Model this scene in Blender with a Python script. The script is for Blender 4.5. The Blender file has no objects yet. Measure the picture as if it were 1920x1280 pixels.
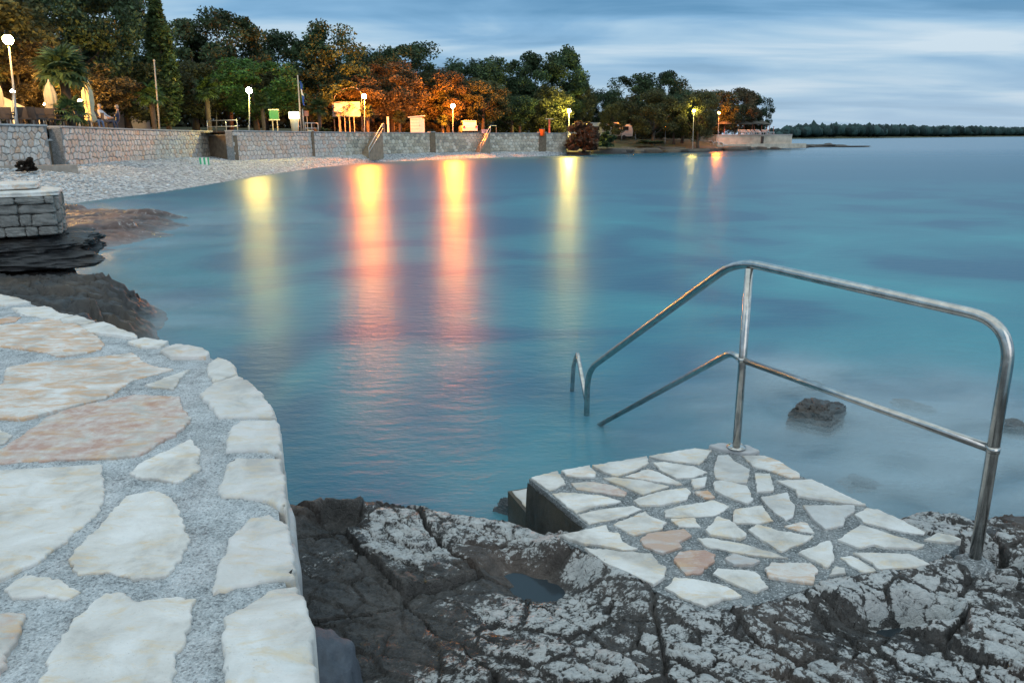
import bpy, bmesh, math, random
import numpy as np
from mathutils import Vector, Matrix
random.seed(7); RNG = np.random.default_rng(11)
scene = bpy.context.scene
COL = scene.collection

# ------------------------------------------------------------------ camera
F, PITCH, ROLL, EYE = 1440.0, math.radians(14.75), math.radians(0.37), 2.0
fw = Vector((0, math.cos(PITCH), -math.sin(PITCH)))
up0 = Vector((0, math.sin(PITCH), math.cos(PITCH))); rt0 = Vector((1, 0, 0))
rt = rt0*math.cos(ROLL) - up0*math.sin(ROLL)
up = up0*math.cos(ROLL) + rt0*math.sin(ROLL)
cd = bpy.data.cameras.new('camera'); cam = bpy.data.objects.new('camera', cd); COL.objects.link(cam)
cd.sensor_width = 36; cd.lens = 36*F/1920; cd.clip_start = 0.05; cd.clip_end = 20000
m = Matrix((( rt.x, up.x, -fw.x, 0), (rt.y, up.y, -fw.y, 0), (rt.z, up.z, -fw.z, EYE), (0, 0, 0, 1)))
cam.matrix_world = m
scene.camera = cam

# ------------------------------------------------------------------ world, sun, exposure
SUN_EL, SUN_AZ = math.radians(24), math.radians(200)      # dusk glow behind the camera, to the right
world = bpy.data.worlds.new('World'); scene.world = world; world.use_nodes = True
wn, wl = world.node_tree.nodes, world.node_tree.links
wn.clear()
def N(nt, kind, **kw):
    n = nt.nodes.new(kind)
    for k, v in kw.items():
        if k.startswith('i_'):
            key = k[2:]
            n.inputs[int(key) if key.isdigit() else key.replace('_', ' ')].default_value = v
        else: setattr(n, k, v)
    return n
def ramp(nt, stops, interp='LINEAR'):
    r = nt.nodes.new('ShaderNodeValToRGB'); r.color_ramp.interpolation = interp
    e = r.color_ramp.elements
    while len(e) < len(stops): e.new(0.5)
    for el, (p, c) in zip(e, stops):
        el.position = p; el.color = (c, c, c, 1) if isinstance(c, (int, float)) else (*c, 1)
    return r
def mix(nt, a, b, fac, blend='MIX'):
    n = nt.nodes.new('ShaderNodeMix'); n.data_type = 'RGBA'; n.blend_type = blend
    for sock, v in ((n.inputs[0], fac), (n.inputs[6], a), (n.inputs[7], b)):
        if hasattr(v, 'is_output'): nt.links.new(v, sock)
        elif isinstance(v, (int, float)): sock.default_value = v if sock.type == 'VALUE' else (v, v, v, 1)
        else: sock.default_value = (*v, 1)
    return n.outputs[2]
def math_(nt, op, a, b=0.5, clamp=False):
    n = nt.nodes.new('ShaderNodeMath'); n.operation = op; n.use_clamp = clamp
    for sock, v in ((n.inputs[0], a), (n.inputs[1], b)):
        if hasattr(v, 'is_output'): nt.links.new(v, sock)
        else: sock.default_value = v
    return n.outputs[0]
nt = world.node_tree
tc = N(nt, 'ShaderNodeTexCoord')
sep = N(nt, 'ShaderNodeSeparateXYZ'); wl.new(tc.outputs['Generated'], sep.inputs[0])
sky = N(nt, 'ShaderNodeTexSky', sky_type='NISHITA', sun_disc=False, sun_elevation=math.radians(4), sun_rotation=SUN_AZ, air_density=1.2, dust_density=1.0, ozone_density=3.0)
# cloud deck: direction projected on a flat layer, stretched into streaks
zc = math_(nt, 'ADD', math_(nt, 'MAXIMUM', sep.outputs[2], 0.0), 0.10)
cx = math_(nt, 'DIVIDE', sep.outputs[0], zc); cy = math_(nt, 'DIVIDE', sep.outputs[1], zc)
cmb = N(nt, 'ShaderNodeCombineXYZ'); wl.new(cx, cmb.inputs[0]); wl.new(cy, cmb.inputs[1])
mp = N(nt, 'ShaderNodeMapping'); wl.new(cmb.outputs[0], mp.inputs[0]); mp.inputs['Scale'].default_value = (0.42, 0.85, 1); mp.inputs['Rotation'].default_value = (0, 0, math.radians(-7)); mp.inputs['Location'].default_value = (3.1, 0.4, 0)
n1 = N(nt, 'ShaderNodeTexNoise', i_Scale=1.25, i_Detail=7.0, i_Roughness=0.52, i_Distortion=0.5); wl.new(mp.outputs[0], n1.inputs['Vector'])
mp2 = N(nt, 'ShaderNodeMapping'); wl.new(cmb.outputs[0], mp2.inputs[0]); mp2.inputs['Scale'].default_value = (0.10, 0.42, 1); mp2.inputs['Location'].default_value = (7.3, 2.2, 0)
n2 = N(nt, 'ShaderNodeTexNoise', i_Scale=1.5, i_Detail=4.0, i_Roughness=0.5, i_Distortion=0.3); wl.new(mp2.outputs[0], n2.inputs['Vector'])
cl = math_(nt, 'ADD', math_(nt, 'MULTIPLY', n1.outputs[0], 0.55), math_(nt, 'MULTIPLY', n2.outputs[0], 0.45))
cr = ramp(nt, [(0.39, (0.09, 0.215, 0.36)), (0.465, (0.165, 0.315, 0.48)), (0.525, (0.275, 0.415, 0.545)), (0.60, (0.46, 0.545, 0.615))]); wl.new(cl, cr.inputs[0])
# overcast deck is brighter overhead and pale at the horizon
hz = ramp(nt, [(0.0, 1.0), (0.085, 0.35), (0.14, 0.0)]); wl.new(sep.outputs[2], hz.inputs[0])
c1 = mix(nt, cr.outputs[0], (0.36, 0.455, 0.54), math_(nt, 'MULTIPLY', hz.outputs[0], 0.75))
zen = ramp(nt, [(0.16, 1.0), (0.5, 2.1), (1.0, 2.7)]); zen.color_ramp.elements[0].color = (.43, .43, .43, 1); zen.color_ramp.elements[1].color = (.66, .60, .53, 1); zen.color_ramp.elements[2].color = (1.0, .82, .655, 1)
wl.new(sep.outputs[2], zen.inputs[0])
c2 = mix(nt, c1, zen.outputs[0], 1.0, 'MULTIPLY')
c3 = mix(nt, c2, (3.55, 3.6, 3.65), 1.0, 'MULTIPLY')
skn = mix(nt, sky.outputs[0], (0.10, 0.10, 0.10), 1.0, 'MULTIPLY')
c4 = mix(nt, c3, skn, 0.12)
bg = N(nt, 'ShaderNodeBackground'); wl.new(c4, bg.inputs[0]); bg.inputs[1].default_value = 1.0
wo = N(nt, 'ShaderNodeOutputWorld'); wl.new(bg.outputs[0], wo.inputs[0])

sd = bpy.data.lights.new('sun', 'SUN'); sd.energy = 0.7; sd.angle = math.radians(50); sd.color = (1, 0.92, 0.86)
sun = bpy.data.objects.new('sun', sd); COL.objects.link(sun)
sdir = Vector((math.sin(SUN_AZ)*math.cos(SUN_EL)*-1, math.cos(SUN_AZ)*math.cos(SUN_EL), math.sin(SUN_EL)))
sun.rotation_euler = sdir.to_track_quat('Z', 'Y').to_euler()
scene.view_settings.view_transform = 'Standard'; scene.view_settings.look = 'None'
scene.view_settings.exposure = 0.0; scene.view_settings.gamma = 1.0
scene.view_settings.use_curve_mapping = False
cy_ = scene.cycles
cy_.use_denoising = True; cy_.max_bounces = 6; cy_.diffuse_bounces = 2; cy_.glossy_bounces = 3; cy_.transmission_bounces = 3
cy_.transparent_max_bounces = 10; cy_.caustics_reflective = False; cy_.caustics_refractive = False; cy_.sample_clamp_indirect = 3.0

# ------------------------------------------------------------------ pixel of the photo -> point in the place
def ray(u, v): return fw + rt*((u-960)/F) + up*((640-v)/F)
def on(u, v, z):
    d = ray(u, v); t = (z-EYE)/d.z
    return Vector((d.x*t, d.y*t, z))
def at(u, v, Y):
    d = ray(u, v); t = Y/d.y
    return Vector((d.x*t, Y, EYE+d.z*t))

# ------------------------------------------------------------------ noise
def _h(ix, iy, iz=0, s=0):
    with np.errstate(over='ignore'):
        n = (ix.astype(np.int64)*374761393 + iy.astype(np.int64)*668265263 + np.int64(s)*974634777 + np.asarray(iz).astype(np.int64)*2147483647) & 0xffffffff
        n = ((n ^ (n >> 13))*1274126177) & 0xffffffff
        n = ((n ^ (n >> 15))*2246822519) & 0xffffffff
        n = n ^ (n >> 16)
    return (n & 0xffffff)/float(0xffffff)
def vn(x, y, s=0):
    ix, iy = np.floor(x), np.floor(y); fx, fy = x-ix, y-iy
    fx = fx*fx*(3-2*fx); fy = fy*fy*(3-2*fy)
    a, b, c, d = _h(ix, iy, 0, s), _h(ix+1, iy, 0, s), _h(ix, iy+1, 0, s), _h(ix+1, iy+1, 0, s)
    return (a*(1-fx)+b*fx)*(1-fy) + (c*(1-fx)+d*fx)*fy
def fbm(x, y, o=4, s=0):
    r, a, t = 0, 0.5, 0
    for k in range(o):
        r = r + a*vn(x*2**k, y*2**k, s+k*17); t += a; a *= 0.5
    return r/t*2-1
def vn3(x, y, z, s=0):
    iz = np.floor(z); fz = z-iz; fz = fz*fz*(3-2*fz)
    r = 0
    for k, wgt in ((0, 1-fz), (1, fz)):
        ix, iy = np.floor(x), np.floor(y); fx, fy = x-ix, y-iy
        fx = fx*fx*(3-2*fx); fy = fy*fy*(3-2*fy)
        a, b, c, d = (_h(ix+i, iy+j, iz+k, s) for i, j in ((0, 0), (1, 0), (0, 1), (1, 1)))
        r = r + wgt*((a*(1-fx)+b*fx)*(1-fy) + (c*(1-fx)+d*fx)*fy)
    return r
def fbm3(x, y, z, o=4, s=0):
    r, a, t = 0, 0.5, 0
    for k in range(o):
        r = r + a*vn3(x*2**k, y*2**k, z*2**k, s+k*13); t += a; a *= 0.5
    return r/t*2-1
def voro(x, y, s=0):
    """F1, F2-F1 and a random id and offsets of the nearest cell"""
    ix, iy = np.floor(x), np.floor(y)
    f1 = np.full(x.shape, 9.0); f2 = np.full(x.shape, 9.0); cid = np.zeros(x.shape); ox = np.zeros(x.shape); oy = np.zeros(x.shape)
    for i in (-1, 0, 1):
        for j in (-1, 0, 1):
            gx, gy = ix+i, iy+j
            dx = gx+0.1+0.8*_h(gx, gy, 1, s)-x; dy = gy+0.1+0.8*_h(gx, gy, 2, s)-y
            d = np.sqrt(dx*dx+dy*dy); near = d < f1
            f2 = np.where(near, f1, np.minimum(f2, d)); f1 = np.where(near, d, f1)
            cid = np.where(near, _h(gx, gy, 3, s), cid); ox = np.where(near, -dx, ox); oy = np.where(near, -dy, oy)
    return f1, f2-f1, cid, ox, oy
def sst(a, b, x):
    t = np.clip((x-a)/(b-a), 0, 1); return t*t*(3-2*t)

# ------------------------------------------------------------------ mesh helpers
def finish(o, parent, smooth, mat):
    COL.objects.link(o)
    if parent is not None:
        o.parent = parent
        if not parent.get('_local'): o.matrix_parent_inverse = Matrix.Translation(-parent.location) if parent.type == 'EMPTY' else Matrix.Identity(4)
    if mat is not None:
        for mm in (mat if isinstance(mat, (list, tuple)) else [mat]): o.data.materials.append(mm)
    if smooth: o.data.polygons.foreach_set('use_smooth', [True]*len(o.data.polygons))
    return o
def mk(name, V, Fc, mat=None, parent=None, smooth=False):
    me = bpy.data.meshes.new(name)
    V = np.asarray(V, dtype=np.float32).reshape(-1, 3)
    if isinstance(Fc, np.ndarray):
        k = Fc.shape[1]; n = len(Fc)
        me.vertices.add(len(V)); me.vertices.foreach_set('co', V.ravel())
        me.loops.add(n*k); me.loops.foreach_set('vertex_index', Fc.astype(np.int32).ravel())
        me.polygons.add(n); me.polygons.foreach_set('loop_start', np.arange(0, n*k, k, dtype=np.int32))
        me.update(calc_edges=True)
    else:
        me.from_pydata([tuple(map(float, v)) for v in V], [], Fc); me.update()
    return finish(bpy.data.objects.new(name, me), parent, smooth, mat)
def fattr(o, name, vals):
    a = o.data.attributes.new(name, 'FLOAT', 'POINT'); a.data.foreach_set('value', np.asarray(vals, dtype=np.float32))
def tag(o, label=None, cat=None, group=None, kind=None):
    for k, v in (('label', label), ('category', cat), ('group', group), ('kind', kind)):
        if v: o[k] = v
    return o
def empty(name, loc, label=None, cat=None, group=None, local=False, rz=0):
    o = bpy.data.objects.new(name, None); COL.objects.link(o); o.location = Vector(loc); o.rotation_euler.z = rz
    o.empty_display_size = 0.2
    if local: o['_local'] = 1
    return tag(o, label, cat, group)
def copy_tree(o, parent=None):
    c = o.copy(); COL.objects.link(c); c.parent = parent
    for ch in list(o.children): copy_tree(ch, c)
    return c
class MB:
    """collects simple solids into one mesh"""
    def __init__(s): s.V, s.F = [], []
    def add(s, V, Fc):
        b = len(s.V); s.V += [tuple(v) for v in V]; s.F += [tuple(i+b for i in f) for f in Fc]; return s
    def box(s, c, d, rz=0, rx=0, ry=0, taper=1.0):
        M = Matrix.Rotation(rz, 3, 'Z') @ Matrix.Rotation(rx, 3, 'X') @ Matrix.Rotation(ry, 3, 'Y')
        P = []
        for z in (-1, 1):
            k = taper if z > 0 else 1
            for x, y in ((-1, -1), (1, -1), (1, 1), (-1, 1)): P.append(Vector(c) + M @ Vector((x*d[0]/2*k, y*d[1]/2*k, z*d[2]/2)))
        return s.add(P, [(3, 2, 1, 0), (4, 5, 6, 7), (0, 1, 5, 4), (1, 2, 6, 5), (2, 3, 7, 6), (3, 0, 4, 7)])
    def tube(s, pts, r, n=10, cap=True):
        pts = [Vector(p) for p in pts]; rr = r if isinstance(r, (list, tuple)) else [r]*len(pts)
        prev = None; rings = []
        for i, p in enumerate(pts):
            t = (pts[min(i+1, len(pts)-1)] - pts[max(i-1, 0)]).normalized()
            if prev is None: a = t.orthogonal().normalized()
            else: a = (prev - t*prev.dot(t)).normalized()
            prev = a; b = t.cross(a)
            rings.append([p + (a*math.cos(2*math.pi*k/n) + b*math.sin(2*math.pi*k/n))*rr[i] for k in range(n)])
        V = [v for r_ in rings for v in r_]
        Fc = [(i*n+k, i*n+(k+1) % n, (i+1)*n+(k+1) % n, (i+1)*n+k) for i in range(len(pts)-1) for k in range(n)]
        if cap: Fc += [tuple(range(n-1, -1, -1)), tuple((len(pts)-1)*n+k for k in range(n))]
        return s.add(V, Fc)
    def lathe(s, c, prof, n=12, fold=0, fk=6):
        V = []
        for (r, z) in prof:
            for k in range(n):
                a = 2*math.pi*k/n; q = r*(1+fold*math.cos(fk*a)); V.append((c[0]+q*math.cos(a), c[1]+q*math.sin(a), c[2]+z))
        m_ = len(prof)
        Fc = [(i*n+k, i*n+(k+1) % n, (i+1)*n+(k+1) % n, (i+1)*n+k) for i in range(m_-1) for k in range(n)]
        Fc += [tuple(range(n-1, -1, -1)), tuple((m_-1)*n+k for k in range(n))]
        return s.add(V, Fc)
    def prism(s, prof, y0, y1):
        """profile in x,z pushed along y"""
        n = len(prof)
        V = [(x, y0, z) for x, z in prof] + [(x, y1, z) for x, z in prof]
        return s.add(V, [tuple(range(n)), tuple(range(2*n-1, n-1, -1))] + [(i, i+n, (i+1) % n+n, (i+1) % n) for i in range(n)])
    def build(s, name, mat, parent=None, smooth=False): return mk(name, s.V, s.F, mat, parent, smooth)
def round_path(pts, r, n=6):
    pts = [Vector(p) for p in pts]; out = [pts[0]]
    for i in range(1, len(pts)-1):
        a, b, c = pts[i-1], pts[i], pts[i+1]
        d1, d2 = (a-b).normalized(), (c-b).normalized()
        q = min(r, (a-b).length*.45, (c-b).length*.45); p0, p1 = b+d1*q, b+d2*q
        for k in range(n+1):
            t = k/n; out.append(p0*(1-t)**2 + b*2*t*(1-t) + p1*t*t)
    out.append(pts[-1]); return out

# ------------------------------------------------------------------ materials
def new_mat(name):
    ma = bpy.data.materials.new(name); ma.use_nodes = True; nt = ma.node_tree
    b = nt.nodes['Principled BSDF']; return ma, nt, b
def coords(nt, which='Object', scale=(1, 1, 1), rot=(0, 0, 0), rnd=False):
    t = N(nt, 'ShaderNodeTexCoord'); mp = N(nt, 'ShaderNodeMapping'); nt.links.new(t.outputs[which], mp.inputs[0])
    mp.inputs['Scale'].default_value = scale; mp.inputs['Rotation'].default_value = rot
    if rnd:
        oi = N(nt, 'ShaderNodeObjectInfo'); cb = N(nt, 'ShaderNodeCombineXYZ')
        nt.links.new(math_(nt, 'MULTIPLY', oi.outputs['Random'], 37.0), cb.inputs[0]); nt.links.new(math_(nt, 'MULTIPLY', oi.outputs['Random'], 91.0), cb.inputs[1])
        nt.links.new(cb.outputs[0], mp.inputs['Location'])
    return mp.outputs[0]
def noise(nt, vec, scale, detail=5, rough=0.55, dist=0.0):
    n = N(nt, 'ShaderNodeTexNoise', i_Scale=scale, i_Detail=float(detail), i_Roughness=rough, i_Distortion=dist); nt.links.new(vec, n.inputs['Vector']); return n.outputs[0]
def bump(nt, b, h, strength, dist=0.01):
    n = N(nt, 'ShaderNodeBump'); n.inputs['Strength'].default_value = strength; n.inputs['Distance'].default_value = dist
    nt.links.new(h, n.inputs['Height']); nt.links.new(n.outputs[0], b.inputs['Normal']); return n
def simple(name, col, rough=0.6, metal=0.0, var=0.12, scale=6.0, bmp=0.0, emit=0.0, spec=None):
    ma, nt, b = new_mat(name)
    v = coords(nt); nz = noise(nt, v, scale)
    r = ramp(nt, [(0.3, tuple(c*(1-var) for c in col)), (0.7, tuple(min(1, c*(1+var)) for c in col))]); nt.links.new(nz, r.inputs[0])
    nt.links.new(r.outputs[0], b.inputs['Base Color']); b.inputs['Roughness'].default_value = rough; b.inputs['Metallic'].default_value = metal
    if bmp: bump(nt, b, nz, bmp, 0.02)
    if emit:
        b.inputs['Emission Color'].default_value = (*col, 1); b.inputs['Emission Strength'].default_value = emit
    return ma
MAT = {}
# pale paving stone; object colour carries the stone's own tint: r = rust amount, g = red amount, b = grey-blue amount
def stone_mat(name, rust_col=(0.55, 0.24, 0.07)):
    ma, nt, b = new_mat(name); L = nt.links.new
    v = coords(nt, rnd=True); oi = N(nt, 'ShaderNodeObjectInfo'); sp = N(nt, 'ShaderNodeSeparateColor'); L(oi.outputs['Color'], sp.inputs[0])
    vs = coords(nt, scale=(1.0, 2.6, 1), rot=(0, 0, 0.5), rnd=True)
    n1 = noise(nt, v, 5.0, 7, 0.62, 0.4); n2 = noise(nt, v, 22, 6, 0.65); n3 = noise(nt, vs, 7.0, 12, 0.72, 0.7); n4 = noise(nt, v, 120, 4, 0.75)
    base = ramp(nt, [(0.36, (0.45, 0.43, 0.40)), (0.48, (0.63, 0.61, 0.575)), (0.62, (0.75, 0.74, 0.72))]); L(n1, base.inputs[0])
    wa = ramp(nt, [(0.51, 0.0), (0.64, 0.7)]); L(n3, wa.inputs[0])
    c = mix(nt, base.outputs[0], (0.68, 0.54, 0.35), wa.outputs[0])
    rm = ramp(nt, [(0.47, 0.0), (0.60, 1.0)]); L(math_(nt, 'ADD', n3, math_(nt, 'MULTIPLY', math_(nt, 'SUBTRACT', sp.outputs[0], 0.5), 0.34)), rm.inputs[0])
    c = mix(nt, c, rust_col, math_(nt, 'MULTIPLY', rm.outputs[0], math_(nt, 'MULTIPLY', sp.outputs[0], 0.85)))
    rd = ramp(nt, [(0.42, 0.0), (0.60, 1.0)]); L(math_(nt, 'ADD', math_(nt, 'MULTIPLY', n1, 0.6), math_(nt, 'MULTIPLY', n2, 0.4)), rd.inputs[0])
    redc = mix(nt, (0.30, 0.13, 0.10), (0.50, 0.30, 0.22), n2)
    c = mix(nt, c, redc, math_(nt, 'MULTIPLY', rd.outputs[0], sp.outputs[1]))
    gr = mix(nt, (0.30, 0.32, 0.34), (0.56, 0.58, 0.60), n2)
    c = mix(nt, c, gr, math_(nt, 'MULTIPLY', sp.outputs[2], math_(nt, 'ADD', 0.55, math_(nt, 'MULTIPLY', n1, 0.5), True)))
    pit = ramp(nt, [(0.62, 0.0), (0.68, 1.0)]); L(n4, pit.inputs[0])
    c = mix(nt, c, (0.25, 0.24, 0.22), math_(nt, 'MULTIPLY', pit.outputs[0], 0.35))
    L(c, b.inputs['Base Color']); b.inputs['Roughness'].default_value = 0.62; b.inputs['Specular IOR Level'].default_value = 0.35
    hgt = math_(nt, 'ADD', math_(nt, 'MULTIPLY', n3, 0.6), math_(nt, 'ADD', math_(nt, 'MULTIPLY', n2, 0.35), math_(nt, 'MULTIPLY', n4, 0.22)))
    bump(nt, b, hgt, 0.8, 0.010)
    return ma
MAT['slab'] = stone_mat('limestone_slab')
def mortar_mat(name, dark, light, sc=1.0):
    ma, nt, b = new_mat(name); L = nt.links.new; v = coords(nt)
    n1 = noise(nt, v, 130*sc, 3, 0.75); n2 = noise(nt, v, 9, 5, 0.6); vo = N(nt, 'ShaderNodeTexVoronoi', i_Scale=170.0*sc); L(v, vo.inputs['Vector'])
    n6 = noise(nt, v, 34, 6, 0.7); f = math_(nt, 'ADD', math_(nt, 'MULTIPLY', n1, 0.42), math_(nt, 'ADD', math_(nt, 'MULTIPLY', n2, 0.33), math_(nt, 'MULTIPLY', n6, 0.25)))
    r = ramp(nt, [(0.38, tuple(c*.35 for c in dark)), (0.47, dark), (0.54, light), (0.64, tuple(min(.85, c*1.35) for c in light))]); L(f, r.inputs[0])
    sp = N(nt, 'ShaderNodeSeparateColor'); L(vo.outputs['Color'], sp.inputs[0])
    gm = ramp(nt, [(0.86, 0.0), (0.90, 1.0)]); L(sp.outputs[0], gm.inputs[0])
    dm = ramp(nt, [(0.10, 1.0), (0.14, 0.0)]); L(sp.outputs[0], dm.inputs[0])
    c = mix(nt, r.outputs[0], (0.05, 0.055, 0.06), math_(nt, 'MULTIPLY', dm.outputs[0], 0.45)); c = mix(nt, c, (0.72, 0.74, 0.75), math_(nt, 'MULTIPLY', gm.outputs[0], 0.45))
    L(c, b.inputs['Base Color']); b.inputs['Roughness'].default_value = 0.75
    bump(nt, b, math_(nt, 'ADD', n1, math_(nt, 'MULTIPLY', vo.outputs['Distance'], -0.5)), 0.9, 0.008)
    return ma
MAT['mortar'] = mortar_mat('terrace_mortar', (0.38, 0.405, 0.42), (0.53, 0.555, 0.57))
MAT['mortar2'] = mortar_mat('platform_mortar', (0.17, 0.185, 0.19), (0.29, 0.305, 0.31))
def rock_mat(name, dark, mid, warm, pale, wet=0.35, sc=1.0):
    ma, nt, b = new_mat(name); L = nt.links.new; v = coords(nt)
    n1 = noise(nt, v, 3.5*sc, 8, 0.65, 0.3); n2 = noise(nt, v, 20*sc, 7, 0.68); n3 = noise(nt, v, 85*sc, 5, 0.7); n5 = noise(nt, v, 1.8*sc, 4, 0.5)
    r = ramp(nt, [(0.32, dark), (0.55, mid), (0.78, tuple(c*1.5 for c in mid))]); L(math_(nt, 'ADD', math_(nt, 'MULTIPLY', n1, 0.55), math_(nt, 'MULTIPLY', n2, 0.45)), r.inputs[0])
    wm = ramp(nt, [(0.50, 0.0), (0.66, 0.8)]); L(n5, wm.inputs[0])
    c = mix(nt, r.outputs[0], warm, math_(nt, 'MULTIPLY', wm.outputs[0], n2))
    at_ = N(nt, 'ShaderNodeAttribute', attribute_name='pale')
    pf = math_(nt, 'ADD', at_.outputs['Fac'], math_(nt, 'ADD', math_(nt, 'MULTIPLY', math_(nt, 'SUBTRACT', n2, 0.5), 1.5), math_(nt, 'MULTIPLY', math_(nt, 'SUBTRACT', n3, 0.5), 0.9)))
    pm = ramp(nt, [(0.50, 0.0), (0.62, 1.0)]); L(pf, pm.inputs[0])
    pc = mix(nt, tuple(q*0.72 for q in pale), pale, n2)
    c = mix(nt, c, pc, pm.outputs[0])
    fl = ramp(nt, [(0.64, 0.0), (0.70, 1.0)]); L(n3, fl.inputs[0])
    c = mix(nt, c, tuple(q*.7 for q in pale), math_(nt, 'MULTIPLY', fl.outputs[0], 0.35))
    L(c, b.inputs['Base Color'])
    rr = ramp(nt, [(0.35, wet), (0.65, 0.72)]); L(n1, rr.inputs[0]); L(rr.outputs[0], b.inputs['Roughness'])
    bump(nt, b, math_(nt, 'ADD', math_(nt, 'MULTIPLY', n2, 0.8), math_(nt, 'MULTIPLY', n3, 0.4)), 0.8, 0.012/sc)
    return ma
MAT['rock'] = rock_mat('shore_limestone', (0.022, 0.021, 0.021), (0.075, 0.068, 0.063), (0.24, 0.15, 0.10), (0.50, 0.53, 0.55))
MAT['rock_dark'] = rock_mat('wet_dark_rock', (0.010, 0.011, 0.013), (0.042, 0.043, 0.045), (0.10, 0.065, 0.035), (0.16, 0.17, 0.18), 0.34, 0.6)
MAT['rock_red'] = rock_mat('reddish_flat_rock', (0.035, 0.030, 0.030), (0.12, 0.075, 0.065), (0.30, 0.15, 0.10), (0.50, 0.48, 0.47), 0.25, 0.3)
def shelf_mat():
    ma, nt, b = new_mat('shelf_limestone'); L = nt.links.new; v = coords(nt); vs = coords(nt, scale=(1, 1.9, 1), rot=(0, 0, .5))
    n1 = noise(nt, v, 3.2, 8, .65, .4); n2 = noise(nt, v, 17, 8, .7, .3); n3 = noise(nt, v, 70, 6, .75); n4 = noise(nt, v, 210, 3, .7); n5 = noise(nt, v, 1.7, 4, .5)
    r = ramp(nt, [(.32, (.014, .013, .013)), (.46, (.045, .042, .040)), (.58, (.11, .103, .098)), (.74, (.20, .19, .185))]); L(math_(nt, 'ADD', math_(nt, 'MULTIPLY', n1, .35), math_(nt, 'ADD', math_(nt, 'MULTIPLY', n2, .35), math_(nt, 'MULTIPLY', n3, .30))), r.inputs[0])
    wm = ramp(nt, [(.52, 0.0), (.68, .6)]); L(n5, wm.inputs[0]); c = mix(nt, r.outputs[0], (.20, .13, .095), math_(nt, 'MULTIPLY', wm.outputs[0], n2))
    at_ = N(nt, 'ShaderNodeAttribute', attribute_name='pale')
    vo = N(nt, 'ShaderNodeTexVoronoi', i_Scale=19.0); vo.feature = 'DISTANCE_TO_EDGE'; dv = N(nt, 'ShaderNodeVectorMath'); dv.operation = 'ADD'; nz3 = N(nt, 'ShaderNodeTexNoise', i_Scale=9.0); L(vs, nz3.inputs['Vector']); sc3 = N(nt, 'ShaderNodeVectorMath'); sc3.operation = 'SCALE'; sc3.inputs[3].default_value = .09; L(nz3.outputs['Color'], sc3.inputs[0]); L(vs, dv.inputs[0]); L(sc3.outputs[0], dv.inputs[1]); L(dv.outputs[0], vo.inputs['Vector'])
    ln = ramp(nt, [(.012, 1.0), (.06, 0.0)]); L(vo.outputs['Distance'], ln.inputs[0])
    pf = math_(nt, 'ADD', at_.outputs['Fac'], math_(nt, 'ADD', math_(nt, 'MULTIPLY', math_(nt, 'SUBTRACT', n2, .5), 1.3), math_(nt, 'MULTIPLY', math_(nt, 'SUBTRACT', n3, .5), 1.0)))
    pf = math_(nt, 'SUBTRACT', pf, math_(nt, 'MULTIPLY', ln.outputs[0], .16))
    pm = ramp(nt, [(.40, 0.0), (.48, .55), (.58, .95), (.8, 1.0)]); L(pf, pm.inputs[0])
    pc = ramp(nt, [(.33, (.26, .265, .265)), (.48, (.47, .475, .47)), (.66, (.64, .64, .63))]); L(math_(nt, 'ADD', math_(nt, 'MULTIPLY', n2, .5), math_(nt, 'MULTIPLY', n3, .5)), pc.inputs[0])
    c = mix(nt, c, pc.outputs[0], pm.outputs[0])
    fl = ramp(nt, [(.60, 0.0), (.68, 1.0)]); L(math_(nt, 'ADD', math_(nt, 'MULTIPLY', n4, .6), math_(nt, 'MULTIPLY', n2, .4)), fl.inputs[0]); c = mix(nt, c, (.36, .37, .37), math_(nt, 'MULTIPLY', fl.outputs[0], .55))
    L(c, b.inputs['Base Color']); rr = ramp(nt, [(.38, .28), (.62, .7)]); L(n1, rr.inputs[0]); L(rr.outputs[0], b.inputs['Roughness']); b.inputs['Specular IOR Level'].default_value = .4
    bump(nt, b, math_(nt, 'ADD', math_(nt, 'MULTIPLY', n2, .9), math_(nt, 'ADD', math_(nt, 'MULTIPLY', n3, .7), math_(nt, 'MULTIPLY', ln.outputs[0], -.15))), 1.0, .014); return ma
MAT['shelf'] = shelf_mat()
MAT['boulder'] = rock_mat('blue_grey_boulder', (0.045, 0.055, 0.07), (0.085, 0.10, 0.125), (0.09, 0.09, 0.10), (0.2, 0.22, 0.25), 0.5, 1.2)
MAT['steel'] = simple('stainless_steel', (0.48, 0.465, 0.44), 0.22, 1.0, 0.22, 24, 0.06)
MAT['concrete_dark'] = rock_mat('algae_concrete', (0.018, 0.017, 0.013), (0.06, 0.056, 0.045), (0.09, 0.065, 0.03), (0.18, 0.18, 0.17), 0.6, 1.5)

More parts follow.
